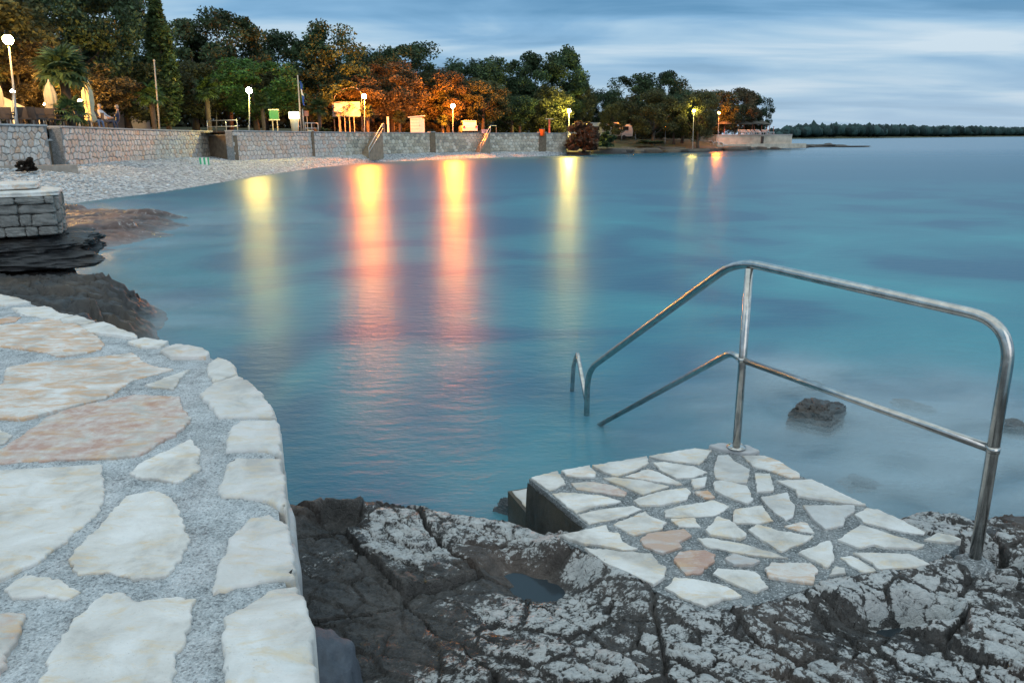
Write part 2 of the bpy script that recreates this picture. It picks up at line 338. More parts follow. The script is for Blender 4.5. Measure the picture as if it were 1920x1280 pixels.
# ------------------------------------------------------------------ sea
def water_mat():
    ma, nt, b = new_mat('sea_water'); L = nt.links.new
    v = coords(nt); vw = coords(nt, scale=(0.6, 1.0, 1), rot=(0, 0, 0.25))
    n1 = noise(nt, v, 0.30, 3, 0.5, 0.6); n2 = noise(nt, vw, 0.085, 3, 0.5, 0.5)
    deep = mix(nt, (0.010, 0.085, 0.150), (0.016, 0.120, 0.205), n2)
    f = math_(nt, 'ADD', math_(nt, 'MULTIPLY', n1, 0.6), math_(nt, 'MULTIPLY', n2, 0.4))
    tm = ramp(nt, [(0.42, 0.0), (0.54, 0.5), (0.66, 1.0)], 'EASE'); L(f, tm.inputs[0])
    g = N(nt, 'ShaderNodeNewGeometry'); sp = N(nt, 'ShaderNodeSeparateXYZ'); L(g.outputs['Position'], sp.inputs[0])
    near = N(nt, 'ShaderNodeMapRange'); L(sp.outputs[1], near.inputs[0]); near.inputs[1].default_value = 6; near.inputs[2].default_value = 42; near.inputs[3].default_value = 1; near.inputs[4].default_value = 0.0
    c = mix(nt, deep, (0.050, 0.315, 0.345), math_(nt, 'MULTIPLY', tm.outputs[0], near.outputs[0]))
    L(c, b.inputs['Base Color'])
    b.inputs['IOR'].default_value = 1.33
    rg = N(nt, 'ShaderNodeMapRange'); L(sp.outputs[1], rg.inputs[0]); rg.inputs[1].default_value = 25; rg.inputs[2].default_value = 130; rg.inputs[3].default_value = .36; rg.inputs[4].default_value = .21; L(rg.outputs[0], b.inputs['Roughness'])
    w1 = noise(nt, coords(nt, scale=(0.5, 1.0, 1), rot=(0, 0, 0.12)), 40.0, 3, 0.6); w2 = noise(nt, coords(nt, scale=(0.5, 1.0, 1), rot=(0, 0, -0.2)), 7.0, 3, 0.55)
    bump(nt, b, math_(nt, 'ADD', math_(nt, 'MULTIPLY', w1, 0.25), w2), 0.5, 0.022)
    return ma
MAT['water'] = water_mat()
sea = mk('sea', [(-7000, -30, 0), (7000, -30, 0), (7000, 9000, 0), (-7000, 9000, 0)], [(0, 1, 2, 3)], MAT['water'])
tag(sea, 'calm blue and turquoise sea filling the bay', 'sea', kind='structure')
sb = mk('seabed', [(-7000, -30, -2.6), (7000, -30, -2.6), (7000, 9000, -2.6), (-7000, 9000, -2.6)], [(0, 1, 2, 3)], simple('seabed_sand', (0.25, 0.24, 0.2), 0.9))
tag(sb, 'sandy sea bottom under the bay', 'seabed', kind='structure')

# ------------------------------------------------------------------ height fields of rock
def field(name, x0, x1, y0, y1, step, fn, mat, keep=None):
    xs = np.arange(x0, x1+step/2, step); ys = np.arange(y0, y1+step/2, step)
    X, Y = np.meshgrid(xs, ys); jx = (_h(X/step, Y/step, 5, 3)-.5)*step*.5; jy = (_h(X/step, Y/step, 6, 4)-.5)*step*.5
    X = X+jx; Y = Y+jy
    Z, pale = fn(X, Y)
    ny, nx = X.shape; idx = np.arange(nx*ny).reshape(ny, nx)
    Fq = np.stack([idx[:-1, :-1], idx[:-1, 1:], idx[1:, 1:], idx[1:, :-1]], -1).reshape(-1, 4)
    zq = Z.ravel()[Fq].max(1); Fq = Fq[zq > -0.7]
    used, inv = np.unique(Fq, return_inverse=True); Fq = inv.reshape(-1, 4)
    V = np.stack([X.ravel(), Y.ravel(), Z.ravel()], -1)[used]
    o = mk(name, V, Fq, mat, None, False); fattr(o, 'pale', pale.ravel()[used])
    return o
def poly_sd(px, py, poly):
    """signed distance to a polygon, inside positive"""
    d = np.full(px.shape, 1e9); ins = np.zeros(px.shape, bool); n = len(poly)
    for i in range(n):
        ax, ay = poly[i][0], poly[i][1]; bx, by = poly[(i+1) % n][0], poly[(i+1) % n][1]
        ex, ey = bx-ax, by-ay; L2 = ex*ex+ey*ey+1e-12
        t = np.clip(((px-ax)*ex+(py-ay)*ey)/L2, 0, 1)
        d = np.minimum(d, np.hypot(px-ax-t*ex, py-ay-t*ey))
        c = ((ay > py) != (by > py)) & (px < ex*(py-ay)/(ey if abs(ey) > 1e-12 else 1e-12)+ax)
        ins ^= c
    return np.where(ins, d, -d)

ZT, ZP = 0.85, 0.40            # terrace top, bathing platform top
# -- the limestone shelf in the foreground
edge_px = [(380, 934), (560, 937), (700, 938), (780, 946), (860, 960), (930, 968), (1000, 985), (1080, 1010)]
edge_w = [on(u, v, 0.33) for u, v in edge_px] + [on(1640, 1000, .33), on(1700, 975, .33), on(1760, 962, .33), on(1830, 972, .33), on(1880, 958, .33), on(1960, 960, .33), on(2150, 975, .33), on(2500, 1040, .33)]
shelf_poly = [(p.x, p.y) for p in edge_w] + [(5.2, 0.2), (0.2, 0.2), (-1.9, 1.2), (-2.2, 3.4)]
PALE_SPOTS = [(820, 985, .35, .62), (760, 1010, .25, .5), (1010, 1000, .25, .45), (1120, 1045, .22, .4), (1150, 1230, .55, .52), (1300, 1230, .6, .56), (1600, 1150, .7, .55), (1850, 1050, .7, .62), (1500, 1240, .6, .5), (1000, 1260, .4, .42), (1800, 1200, .8, .5), (610, 1050, .2, .3)]
PALE_SPOTS = [(on(u, v, .33).x, on(u, v, .33).y, r, w) for u, v, r, w in PALE_SPOTS]
POOLS = [(1005, 1088, .13, .085, -.45), (640, 985, .07, .05, 0), (1690, 1180, .11, .05, .1), (1835, 1075, .09, .06, 0.)]
POOLS = [(on(u, v, .30).x, on(u, v, .30).y, a, b_, r) for u, v, a, b_, r in POOLS]
def shelf_fn(X, Y):
    wx = X + 0.06*fbm(X*3, Y*3, 3, 5); wy = Y + 0.06*fbm(X*3+9, Y*3, 3, 6)
    d = poly_sd(X + .05*fbm(X*5, Y*5, 3, 31), Y + .07*fbm(X*4, Y*4, 4, 32), shelf_poly)
    right = sst(-.15, 0.65, X*0.75 - (Y-2.6)*0.55)         # finely broken rock to the right and near
    base = 0.338 + 0.028*right + 0.028*fbm(X*1.1, Y*1.1, 3, 8) - 0.07*sst(0.0, -0.9, X)*sst(3.2, 2.0, Y)
    # ledges: gently tilted beds that break off in low steps
    s = (X*.52 + Y*.86)*2.4 + .55*fbm(X*1.5, Y*1.5, 4, 81); fr = s - np.floor(s)
    base = base + (.030*(fr-.5) - .012*sst(.93, 1.0, fr))*(.55+.45*right)
    ca, sa = math.cos(-0.86), math.sin(-0.86)               # long joints running away to the left
    wx = wx + .012*fbm(X*16, Y*16, 3, 82); wy = wy + .012*fbm(X*16, Y*16, 3, 83)
    ux, uy = wx*ca+wy*sa, -wx*sa+wy*ca
    def hr_(c, k, s_): return _h(np.floor(c*1e5), c*0, k, s_)-.5
    f1, e1, c1, ox, oy = voro(ux*1.35, uy*2.9, 3)
    plate1 = (c1-.5)*.022 + ox*hr_(c1, 1, 5)*.05 + oy*hr_(c1, 2, 5)*.05
    wv = .5+.5*np.clip(.5+fbm(X*2.2, Y*2.2, 2, 84), 0, 1)
    crack1 = np.clip(1-e1/(.042*wv), 0, 1)**.7*.070*wv
    cb, sb_ = math.cos(-0.50), math.sin(-0.50)
    vx, vy = wx*cb+wy*sb_, -wx*sb_+wy*cb
    f2, e2, c2, px, py = voro(vx*4.2, vy*8.5, 9)
    f3, e3, c3, qx, qy = voro(vx*11+1.3, vy*18, 19)
    plate2 = (c2-.5)*.020 + px*hr_(c2, 1, 6)*.030 + py*hr_(c2, 2, 6)*.030
    crack2 = np.clip(1-e2/(.085*wv), 0, 1)**.7*.026
    crack3 = np.clip(1-e3/.12, 0, 1)*.011 + (c3-.5)*.009 + qx*hr_(c3, 1, 8)*.012
    lf = sst(-.1, .35, fbm(X*1.7, Y*1.7, 3, 44))            # broken patches within the smoother rock
    z = base + plate1 - crack1 + right*(plate2 - crack2 - crack3) + (1-right)*(.6+.4*lf)*(.8*plate2 - .85*crack2 - .8*crack3)
    z = z + .007*fbm(X*9, Y*9, 4, 10) + .006*(.4-np.abs(fbm(X*15, Y*28, 3, 12))) + .0045*fbm(X*45, Y*45, 3, 11)
    # kept below the paving of the platform
    pd = poly_sd(X, Y, PLAT)
    nearp = sst(-.16, -.01, pd)*sst(.9, .2, Y - 3.15 + .4*X*0); z = np.where(pd > 0, np.minimum(z, ZP-.006-sst(.01, .07, pd)*.12), z*(1-nearp) + nearp*(ZP-.004 + .45*(z-.35)))
    for cx_, cy__, a, b_, r in POOLS:
        dx, dy = X-cx_, Y-cy__; q = np.hypot((dx*math.cos(r)+dy*math.sin(r))/a, (-dx*math.sin(r)+dy*math.cos(r))/b_) + .55*fbm(X*7, Y*7, 3, 77)
        z = z - np.clip(z-.262, 0, 1)*.95*sst(2.1, .6, q)
    z = z + .035*sst(.0, .12, d)*sst(.35, .12, d)*sst(.6, -.2, X)          # ridge along the water
    z = np.where(d > 0, z*sst(-.25, .10, d) + 0*z, z*sst(-.25, .10, d)) - np.clip(-d+.02, 0, 9)*1.6
    pale = np.full(X.shape, 0.08) + .10*right
    for sx, sy, r, w in PALE_SPOTS: pale = pale + w*np.exp(-((X-sx)**2+(Y-sy)**2)/(r*r)*1.6)
    pale = np.clip(pale, 0, .58) + .03*right + ((c3-.5)*.30 + (c2-.5)*.34)*(.35+.65*right) + (c1-.5)*.20 + .22*fbm(X*4, Y*4, 3, 21)
    pale = pale - .7*np.clip(1-e2/.10, 0, 1)*(.3+.7*right) - .5*np.clip(1-e3/.12, 0, 1)*right - .6*np.clip(1-e1/.05, 0, 1)
    pale = np.where(z < 0.12, -1.0, pale)
    return z, pale
PLAT_PX = [(992, 896), (1335, 838), (1420, 850), (1500, 890), (1620, 945), (1745, 1003), (1800, 1022), (1760, 1050), (1690, 1066), (1560, 1088), (1490, 1108), (1400, 1138), (1310, 1142), (1230, 1106), (1160, 1062), (1050, 1008), (1103, 986)]
PLAT = [(on(u, v, ZP).x, on(u, v, ZP).y) for u, v in PLAT_PX]
shelf = field('rock_shelf', -1.6, 3.7, 1.0, 4.4, 0.0075, shelf_fn, MAT['shelf'])
tag(shelf, 'cracked dark limestone shelf with pale weathered plates around the platform', 'rock', kind='structure')
def pool_mat():
    ma, nt, b = new_mat('pool_water'); b.inputs['Base Color'].default_value = (0.030, 0.040, 0.048, 1); b.inputs['Roughness'].default_value = 0.12; b.inputs['IOR'].default_value = 1.33
    v = coords(nt); bump(nt, b, noise(nt, v, 8, 2), 0.08, 0.01); return ma
MAT['pool'] = pool_mat()
for i, (cx_, cy__, a, b_, r) in enumerate(POOLS):
    pts = [(cx_ + 1.5*(a*math.cos(t)*math.cos(r) - b_*math.sin(t)*math.sin(r)), cy__ + 1.5*(a*math.cos(t)*math.sin(r) + b_*math.sin(t)*math.cos(r)), .276) for t in np.linspace(0, 2*math.pi, 25)[:-1]]
    o = mk('rock_pool', pts, [tuple(range(24))], MAT['pool'])
    tag(o, 'small pool of still seawater in a hollow of the foreground rock', 'water', kind='structure')

# ------------------------------------------------------------------ flat stones with ragged outlines
def ragged(pts, step=0.022, amp=0.006, seed=0):
    out = []; n = len(pts)
    for i in range(n):
        a, b = Vector(pts[i][:2]), Vector(pts[(i+1) % n][:2]); L = (b-a).length; k = max(1, int(L/step)); nn = Vector((-(b-a).y, (b-a).x)).normalized() if L > 1e-6 else Vector((0, 0))
        for j in range(k):
            p = a.lerp(b, j/k); w = float(fbm(np.array(p.x*24.), np.array(p.y*24.), 3, 50+seed % 40))*amp*.8 + float(fbm(np.array(p.x*75.), np.array(p.y*75.), 3, 58))*amp*.8
            out.append(p + nn*w)
    return out
def slab(name, pts, z, thick, mat, parent, color=(0, 0, 0), bev=0.007, amp=0.006, seed=0, dome=0.0, step=0.022):
    """one stone: ragged outline, chipped arris, slightly uneven top"""
    P = ragged(pts, step, amp, seed); n = len(P)
    A = sum(P[i].x*P[(i+1) % n].y - P[(i+1) % n].x*P[i].y for i in range(n))
    if A < 0: P = P[::-1]
    c = sum(P, Vector((0, 0)))/n
    bm = bmesh.new(); rings = []
    def nz(p, k): return float(fbm(np.array(p.x*7.), np.array(p.y*7.), 3, k+seed % 29))
    nrm = []
    for i in range(n):
        t = (P[(i+2) % n]-P[i-2]).normalized(); nrm.append(Vector((-t.y, t.x)))
    for off, dz, wob in ((0.0, -thick, 0), (0.0, -bev*1.1, 0.2), (bev*.45, -bev*.35, .5), (bev*1.2, 0.0, 1.0)):
        rings.append([bm.verts.new(((p+nr*off).x, (p+nr*off).y, z+dz+(0.004+dome*.4)*wob*nz(p, 3))) for p, nr in zip(P, nrm)])
    for a, b in zip(rings[:-1], rings[1:]):
        for i in range(n): bm.faces.new((a[i], a[(i+1) % n], b[(i+1) % n], b[i]))
    top = bm.faces.new(rings[-1])
    if dome:
        r = bmesh.ops.triangulate(bm, faces=[top], quad_method='BEAUTY', ngon_method='BEAUTY')
        for _ in range(2):
            es = [e for e in bm.edges if e.calc_length() > step*2.0 and all(v.co.z > z-bev*.2-dome for v in e.verts) and not e.is_boundary]
            es = [e for e in es if not all(v in set(rings[1]+rings[0]) for v in e.verts)]
            if not es: break
            bmesh.ops.subdivide_edges(bm, edges=es, cuts=1)
            bmesh.ops.triangulate(bm, faces=[f for f in bm.faces if len(f.verts) > 4])
        outer = set(rings[0]) | set(rings[1]) | set(rings[2]) | set(rings[3])
        for v in bm.verts:
            if v not in outer: v.co.z += dome*(.35+nz(Vector((v.co.x, v.co.y)), 9))
    me = bpy.data.meshes.new(name); bm.to_mesh(me); bm.free()
    o = finish(bpy.data.objects.new(name, me), parent, False, mat); o.color = (*color, 1)
    if dome: o.data.polygons.foreach_set('use_smooth', [True]*len(o.data.polygons))
    return o
def sheet(name, poly, z, depth, mat, parent=None, step=0.05, amp=0.006, slope=0.0, tri_grid=True):
    """mortar bed: gridded uneven top trimmed to the outline, with sides going down"""
    P = ragged(poly, step, .004, 3); n = len(P)
    bm = bmesh.new()
    topv = [bm.verts.new((p.x, p.y, z)) for p in P]; f = bm.faces.new(topv)
    if f.normal.z < 0: f.normal_flip()
    bm.normal_update()
    xs = [p.x for p in P]; ys = [p.y for p in P]
    for k in range(int((max(xs)-min(xs))/step)):
        x = min(xs)+step*(k+.5); bmesh.ops.bisect_plane(bm, geom=bm.verts[:]+bm.edges[:]+bm.faces[:], plane_co=(x, 0, 0), plane_no=(1, 0, 0))
    for k in range(int((max(ys)-min(ys))/step)):
        y = min(ys)+step*(k+.5); bmesh.ops.bisect_plane(bm, geom=bm.verts[:]+bm.edges[:]+bm.faces[:], plane_co=(0, y, 0), plane_no=(0, 1, 0))
    be = [e for e in bm.edges if e.is_boundary]
    r = bmesh.ops.extrude_edge_only(bm, edges=be)
    low = [g for g in r['geom'] if isinstance(g, bmesh.types.BMVert)]
    cxy = Vector((sum(xs)/n, sum(ys)/n))
    for v in low:
        v.co.z -= depth; q = (Vector((v.co.x, v.co.y))-cxy).normalized()*slope; v.co.x += q.x; v.co.y += q.y
    lows = set(low)
    for v in bm.verts:
        if v not in lows: v.co.z += amp*float(fbm(np.array(v.co.x*6.), np.array(v.co.y*6.), 3, 71))
    bmesh.ops.recalc_face_normals(bm, faces=bm.faces[:])
    me = bpy.data.meshes.new(name); bm.to_mesh(me); bm.free()
    return finish(bpy.data.objects.new(name, me), parent, False, mat)

# ------------------------------------------------------------------ bathing platform with steps and paving
stair = (Vector((PLAT[1][0], PLAT[1][1])) - Vector((PLAT[0][0], PLAT[0][1]))).normalized()
sdir2 = Vector((-stair.y, stair.x))                                   # the way the steps go down
plat = sheet('bathing_platform', PLAT, ZP-.004, .9, MAT['mortar2'], None, .06, .004)
tag(plat, 'crazy-paved stone bathing platform above the water', 'platform', kind='structure')
# side wall of the platform, dark with algae
pa, pb = Vector(PLAT[0]), Vector(PLAT[-1])
nl = Vector((-(pb-pa).y, (pb-pa).x)).normalized()
if nl.x > 0: nl = -nl
w0, w1 = pa + nl*.012 + sdir2*.004, pb + nl*.012
Vw = []; Fw = []
for i in range(25):
    q = w0.lerp(w1, i/24)
    for j in range(13):
        z = ZP-.022 - j*.055; k = .010*float(fbm(np.array(i*.5), np.array(j*.6), 3, 5)) + .006*j*.3
        Vw.append((q.x+nl.x*k, q.y+nl.y*k, z))
for i in range(24):
    for j in range(12): Fw.append((i*13+j, i*13+j+1, (i+1)*13+j+1, (i+1)*13+j))
o = mk('side_wall', Vw, Fw, MAT['concrete_dark'], plat, True); fattr(o, 'pale', np.full(len(Vw), .05))
WST = 1.12
for k in range(4):                                                     # steps going down into the water
    zt = ZP - .205*(k+1); a = Vector(PLAT[0]) + sdir2*(.30*k+.002); b = a + stair*WST
    c_, d_ = b + sdir2*.30, a + sdir2*.30
    st = MB(); st.add([(p.x, p.y, z) for z in (zt, zt-.8) for p in (a, b, c_, d_)], [(0, 1, 2, 3), (4, 7, 6, 5), (0, 4, 5, 1), (1, 5, 6, 2), (2, 6, 7, 3), (3, 7, 4, 0)])
    o = st.build('step', MAT['concrete_dark'], plat); fattr(o, 'pale', np.full(8, .2))
    if k < 2:
        e = .02
        slab('paving_stone', [a+stair*e+sdir2*e, a+stair*.5+sdir2*e, a+stair*.46+sdir2*.28, a+stair*e+sdir2*.29], zt+.006, .02, MAT['slab'], plat, (.1, 0, .25), seed=k)
        slab('paving_stone', [a+stair*.54+sdir2*e, a+stair*1.08+sdir2*e, a+stair*1.08+sdir2*.28, a+stair*.5+sdir2*.28], zt+.006, .02, MAT['slab'], plat, (.1, 0, .2), seed=k+5)
def zoomA(pts): return [on(930+x/3.491, 800+y/3.491, ZP) for x, y in pts]
def zoomB(pts): return [on(1340+x/3.31, 800+y/3.31, ZP) for x, y in pts]
STA = [([(228, 335), (400, 292), (435, 340), (455, 375), (350, 420)], (0, 0, 0)), ([(425, 290), (610, 255), (650, 300), (645, 330), (540, 330), (470, 320)], (.35, 0, 0)),
 ([(630, 258), (990, 198), (1000, 240), (880, 300), (790, 330), (700, 295)], (.15, 0, .1)), ([(1000, 193), (1300, 142), (1410, 157), (1370, 215), (1330, 248), (1080, 215)], (.05, 0, .05)),
 ([(1030, 240), (1100, 232), (1290, 260), (1385, 300), (1290, 335), (1180, 340), (1080, 290)], (.2, 0, .05)), ([(850, 328), (990, 280), (1060, 300), (1220, 378), (1180, 382), (960, 345)], (.45, 0, 0)),
 ([(490, 370), (640, 360), (760, 385), (860, 430), (840, 455), (680, 430), (530, 410)], (.2, .9, 0)), ([(700, 340), (760, 335), (960, 355), (1135, 395), (960, 450), (850, 400)], (.1, 0, .05)),
 ([(370, 440), (420, 430), (700, 450), (820, 490), (640, 520), (525, 570)], (0, 0, 0)), ([(895, 485), (960, 460), (1100, 420), (1250, 402), (1275, 430), (1240, 480), (1080, 515), (940, 515)], (.15, 0, 0)),
 ([(530, 575), (640, 550), (900, 515), (955, 540), (800, 600), (610, 642)], (0, 0, 0)), ([(1095, 545), (1200, 520), (1430, 482), (1530, 525), (1440, 580), (1200, 595), (1105, 590)], (.05, 0, 0)),
 ([(1300, 430), (1390, 420), (1435, 465), (1380, 472), (1310, 445)], (.7, 0, 0)), ([(1275, 350), (1380, 335), (1370, 390), (1290, 410)], (.1, 0, .2)),
 ([(765, 640), (980, 555), (1010, 590), (1110, 625), (1090, 670), (900, 712)], (.35, 0, 0)), ([(1145, 605), (1290, 597), (1340, 660), (1200, 655)], (.3, 0, 0)),
 ([(410, 715), (720, 650), (740, 690), (800, 700), (830, 760), (930, 805), (830, 810), (680, 775), (560, 770)], (.05, 0, 0)),
 ([(580, 800), (700, 810), (1020, 840), (1060, 900), (1113, 920), (1100, 1000), (1030, 1040), (900, 980), (760, 920), (640, 850)], (.05, 0, 0)),
 ([(940, 745), (1000, 700), (1230, 670), (1280, 715), (1200, 760), (1220, 790), (1090, 830), (980, 790)], (.8, .5, .4)), ([(1160, 870), (1200, 820), (1370, 810), (1440, 840), (1420, 890), (1340, 960), (1240, 972)], (.6, .8, .1)),
 ([(1370, 680), (1450, 592), (1530, 620), (1640, 705), (1600, 740), (1400, 710)], (.05, 0, 0)), ([(1320, 735), (1400, 728), (1600, 765), (1800, 820), (1912, 862), (1700, 840), (1380, 785)], (0, 0, 0)),
 ([(1500, 870), (1550, 835), (1720, 880), (1690, 905), (1560, 905)], (.5, .2, .8)), ([(1110, 1055), (1170, 985), (1400, 1015), (1520, 1050), (1610, 1110), (1500, 1130), (1370, 1178), (1200, 1110)], (.03, 0, 0)),
 ([(1420, 960), (1450, 928), (1700, 950), (1785, 1050), (1700, 1085), (1560, 1030)], (0, 0, 0)), ([(1560, 540), (1740, 518), (1820, 620), (1690, 635), (1555, 630)], (.25, 0, 0))]
STB = [([(0, 230), (20, 180), (90, 175), (110, 210), (220, 270), (200, 350), (130, 350), (0, 320)], (.3, 0, .45)), ([(-5, 345), (60, 340), (200, 375), (235, 460), (200, 485), (80, 440), (0, 400)], (.25, 0, .2)),
 ([(170, 182), (310, 180), (400, 215), (530, 293), (528, 316), (470, 320), (350, 275), (230, 245)], (.4, 0, 0)), ([(250, 292), (345, 295), (362, 400), (262, 405)], (0, 0, .1)),
 ([(385, 337), (600, 334), (700, 374), (938, 486), (800, 475), (510, 432), (500, 395)], (.08, 0, .05)), ([(285, 440), (450, 410), (495, 500), (490, 550), (445, 585), (370, 530), (330, 490)], (.3, 0, .3)),
 ([(545, 490), (860, 490), (870, 520), (810, 570), (800, 610), (690, 640), (610, 580)], (.2, 0, .55)), ([(870, 545), (940, 508), (1010, 514), (1320, 652), (1296, 668), (1150, 650), (920, 590)], (.05, 0, .05)),
 ([(435, 620), (530, 590), (580, 600), (620, 660), (540, 650)], (.5, 0, 0)), ([(205, 640), (260, 605), (420, 650), (615, 680), (560, 720), (415, 772), (330, 730)], (.2, 0, 0)),
 ([(765, 705), (900, 615), (1000, 640), (1310, 740), (1230, 760), (1050, 750), (990, 735), (900, 755)], (.08, 0, .05)), ([(520, 785), (690, 710), (720, 712), (742, 790), (735, 830), (700, 875)], (.1, 0, 0)),
 ([(775, 810), (845, 802), (942, 852), (1002, 895), (930, 910), (850, 870)], (.2, 0, 0)), ([(858, 787), (1210, 790), (1335, 858), (1180, 880), (1020, 888), (955, 838)], (0, 0, 0)),
 ([(305, 885), (350, 850), (600, 848), (637, 890), (615, 978), (480, 955), (340, 935)], (.5, .15, 0)), ([(715, 920), (745, 865), (810, 880), (812, 910)], (0, 0, 0)), ([(1300, 705), (1390, 657), (1520, 700), (1490, 725), (1400, 720)], (0, 0, 0))]
k = 0
for lst, zf in ((STA, zoomA), (STB, zoomB)):
    for pts, colr in lst:
        slab('paving_stone', zf(pts), ZP+.004+.005*random.random(), .03, MAT['slab'], plat, colr, bev=.003, amp=.008, seed=k*3, step=.014); k += 1
foot = [on(u, v, ZP) for u, v in [(1330, 839), (1345, 834), (1402, 838), (1424, 849), (1402, 853), (1350, 845)]]
slab('post_footing', foot, ZP+.018, .05, MAT['slab'], plat, (.2, .5, 1.0), bev=.008, amp=.008, seed=4, step=.015)

# ------------------------------------------------------------------ stainless handrail
RR = 0.0215
P1 = on(1380, 845, ZP); P2 = on(1825, 1066, ZP-.03)
W1 = on(1100, 778, 0.0); top1 = P1 + Vector((0, 0, .985)); top2 = Vector((P2.x, P2.y, top1.z-.03))
hd = Vector(((W1-P1).x, (W1-P1).y, 0)).normalized()
bend = top1 + hd*.10 + Vector((0, 0, .012)); end = Vector((W1.x, W1.y, .35))
hr = empty('handrail', P1, 'bent stainless steel tube handrail leading from the platform down into the water', 'handrail')
MB().tube(round_path([W1+Vector((0, 0, -.5)), end, bend, top2, P2+Vector((0, 0, -.1))], .16, 10)[:], RR, 18).build('top_rail', MAT['steel'], hr, True)
MB().tube([P1+Vector((0, 0, -.05)), top1-Vector((0, 0, .012))], RR*.95, 18).build('post', MAT['steel'], hr, True)
mz = .50; m1 = P1 + Vector((0, 0, mz+.0)); mb = m1 + hd*.10 + Vector((0, 0, .012)); sl = (end-bend)/(Vector((end.x-bend.x, end.y-bend.y)).length)
m3 = mb + sl*((mb.z+.25)/-sl.z)
MB().tube(round_path([m3, mb, m1], .05, 5), RR*.78, 14).build('middle_rail', MAT['steel'], hr, True)
m2 = P2 + Vector((0, 0, mz+.0))
MB().tube([m1, m2], RR*.78, 14).build('middle_rail', MAT['steel'], hr, True)
MB().lathe((P1.x, P1.y, ZP+.019), [(.05, 0), (.05, .006), (.03, .012)], 18).build('base_flange', MAT['steel'], hr, True)
MB().lathe((P2.x, P2.y, ZP-.05), [(.085, 0), (.07, .045), (.045, .062), (.024, .07)], 18).build('mortar_foot', MAT['mortar2'], hr, True)
for q_ in (m1, m2): MB().tube([q_-Vector((0, 0, .012)), q_+Vector((0, 0, .012))], RR*1.12, 18).build('weld_collar', MAT['steel'], hr, True)
fl_ = [c for c in hr.children if c.name.startswith('base_flange')][0]
for k_ in range(4):
    a_ = .6+k_*math.pi/2; MB().lathe((P1.x+.041*math.cos(a_), P1.y+.041*math.sin(a_), ZP+.024), [(.006, 0), (.006, .007), (.003, .009)], 6).build('bolt', MAT['steel'], fl_)
# outer end loop standing in the water
la = at(1083, 662, W1.y+.55); lb = Vector((W1.x-.005, W1.y+.02, .12))
MB().tube(round_path([Vector((la.x-.06, la.y+.02, -.5)), Vector((la.x-.03, la.y+.01, la.z-.1)), la, la+(lb-la)*.12, lb], .05, 5), RR*.8, 14).build('end_loop', MAT['steel'], hr, True)

# ------------------------------------------------------------------ terrace on the left
EDGE_PX = [(-220, 505), (-60, 536), (0, 553), (62, 567), (120, 588), (180, 604), (262, 631), (318, 642), (395, 662), (443, 687), (478, 722), (508, 760), (524, 800), (529, 850), (534, 900), (539, 960), (548, 1020), (555, 1090), (576, 1150), (589, 1220), (600, 1290), (606, 1400)]
EDGE = [on(u, v, ZT) for u, v in EDGE_PX]
tpoly = [(p.x, p.y) for p in EDGE] + [(-.36, 1.05), (-.15, .75), (.35, .5), (1.4, .3), (1.4, -1.5), (-7, -1.5), (-7, 6.0)]
inner = []
for i, p in enumerate(tpoly):                                           # mortar bed stops a little inside the coping edge
    inner.append(p)
terr = sheet('terrace', [(x-(.025 if i < 22 else 0), y-(.015 if i < 22 else 0)) for i, (x, y) in enumerate(tpoly)], ZT-.007, 1.3, MAT['mortar'], None, .06, .010, .02)
tag(terr, 'pale stone-paved terrace with a curved edge, set in grey mortar', 'terrace', kind='structure')
TS = [([(-160, 612), (0, 611), (60, 605), (100, 597), (135, 605), (170, 620), (197, 645), (190, 655), (150, 664), (108, 668), (70, 658), (0, 650), (-160, 655)], (.62, 0, 0)),
 ([(-40, 600), (0, 599), (20, 594), (38, 595), (30, 602), (0, 606), (-40, 607)], (.8, .3, 0)),
 ([(12, 690), (60, 680), (130, 675), (250, 661), (270, 680), (288, 687), (325, 692), (300, 700), (250, 712), (200, 745), (130, 762), (40, 786), (0, 784), (-90, 795), (-90, 742), (5, 720)], (.58, 0, .05)),
 ([(270, 722), (355, 693), (340, 707), (325, 730)], (0, 0, 0)),
 ([(-80, 858), (0, 845), (85, 785), (130, 767), (250, 740), (335, 745), (340, 765), (360, 785), (330, 815), (290, 835), (265, 852), (210, 858), (110, 862), (0, 870), (-80, 877)], (.45, .85, 0)),
 ([(242, 888), (262, 870), (360, 822), (372, 845), (373, 880), (335, 906), (300, 898), (260, 895)], (.15, 0, .02)),
 ([(-200, 888), (0, 880), (192, 872), (193, 900), (198, 930), (180, 965), (130, 1010), (60, 1060), (0, 1085), (-200, 1130)], (.25, 0, .03)),
 ([(130, 1050), (150, 1020), (200, 975), (235, 930), (290, 920), (325, 935), (345, 985), (356, 1015), (340, 1050), (310, 1080), (255, 1085), (200, 1072), (142, 1078)], (.22, 0, 0)),
 ([(8, 1105), (45, 1078), (110, 1085), (147, 1108), (135, 1118), (60, 1120), (20, 1115)], (.1, 0, 0)),
 ([(70, 1300), (100, 1210), (140, 1160), (200, 1110), (225, 1108), (255, 1125), (368, 1122), (350, 1190), (325, 1230), (335, 1250), (320, 1300), (300, 1400), (40, 1400)], (.2, 0, .06)),
 ([(-120, 1140), (50, 1150), (30, 1200), (0, 1260), (-120, 1290)], (.4, .7, 0)), ([(-60, 800), (0, 805), (22, 815), (10, 830), (-30, 840)], (.05, 0, 0))]
for i, (pts, colr) in enumerate(TS):
    slab('paving_stone', [on(u, v, ZT) for u, v in pts], ZT+.002+.003*random.random(), .04, MAT['slab'], terr, colr, bev=.004, amp=.012, seed=i*7, step=.012)
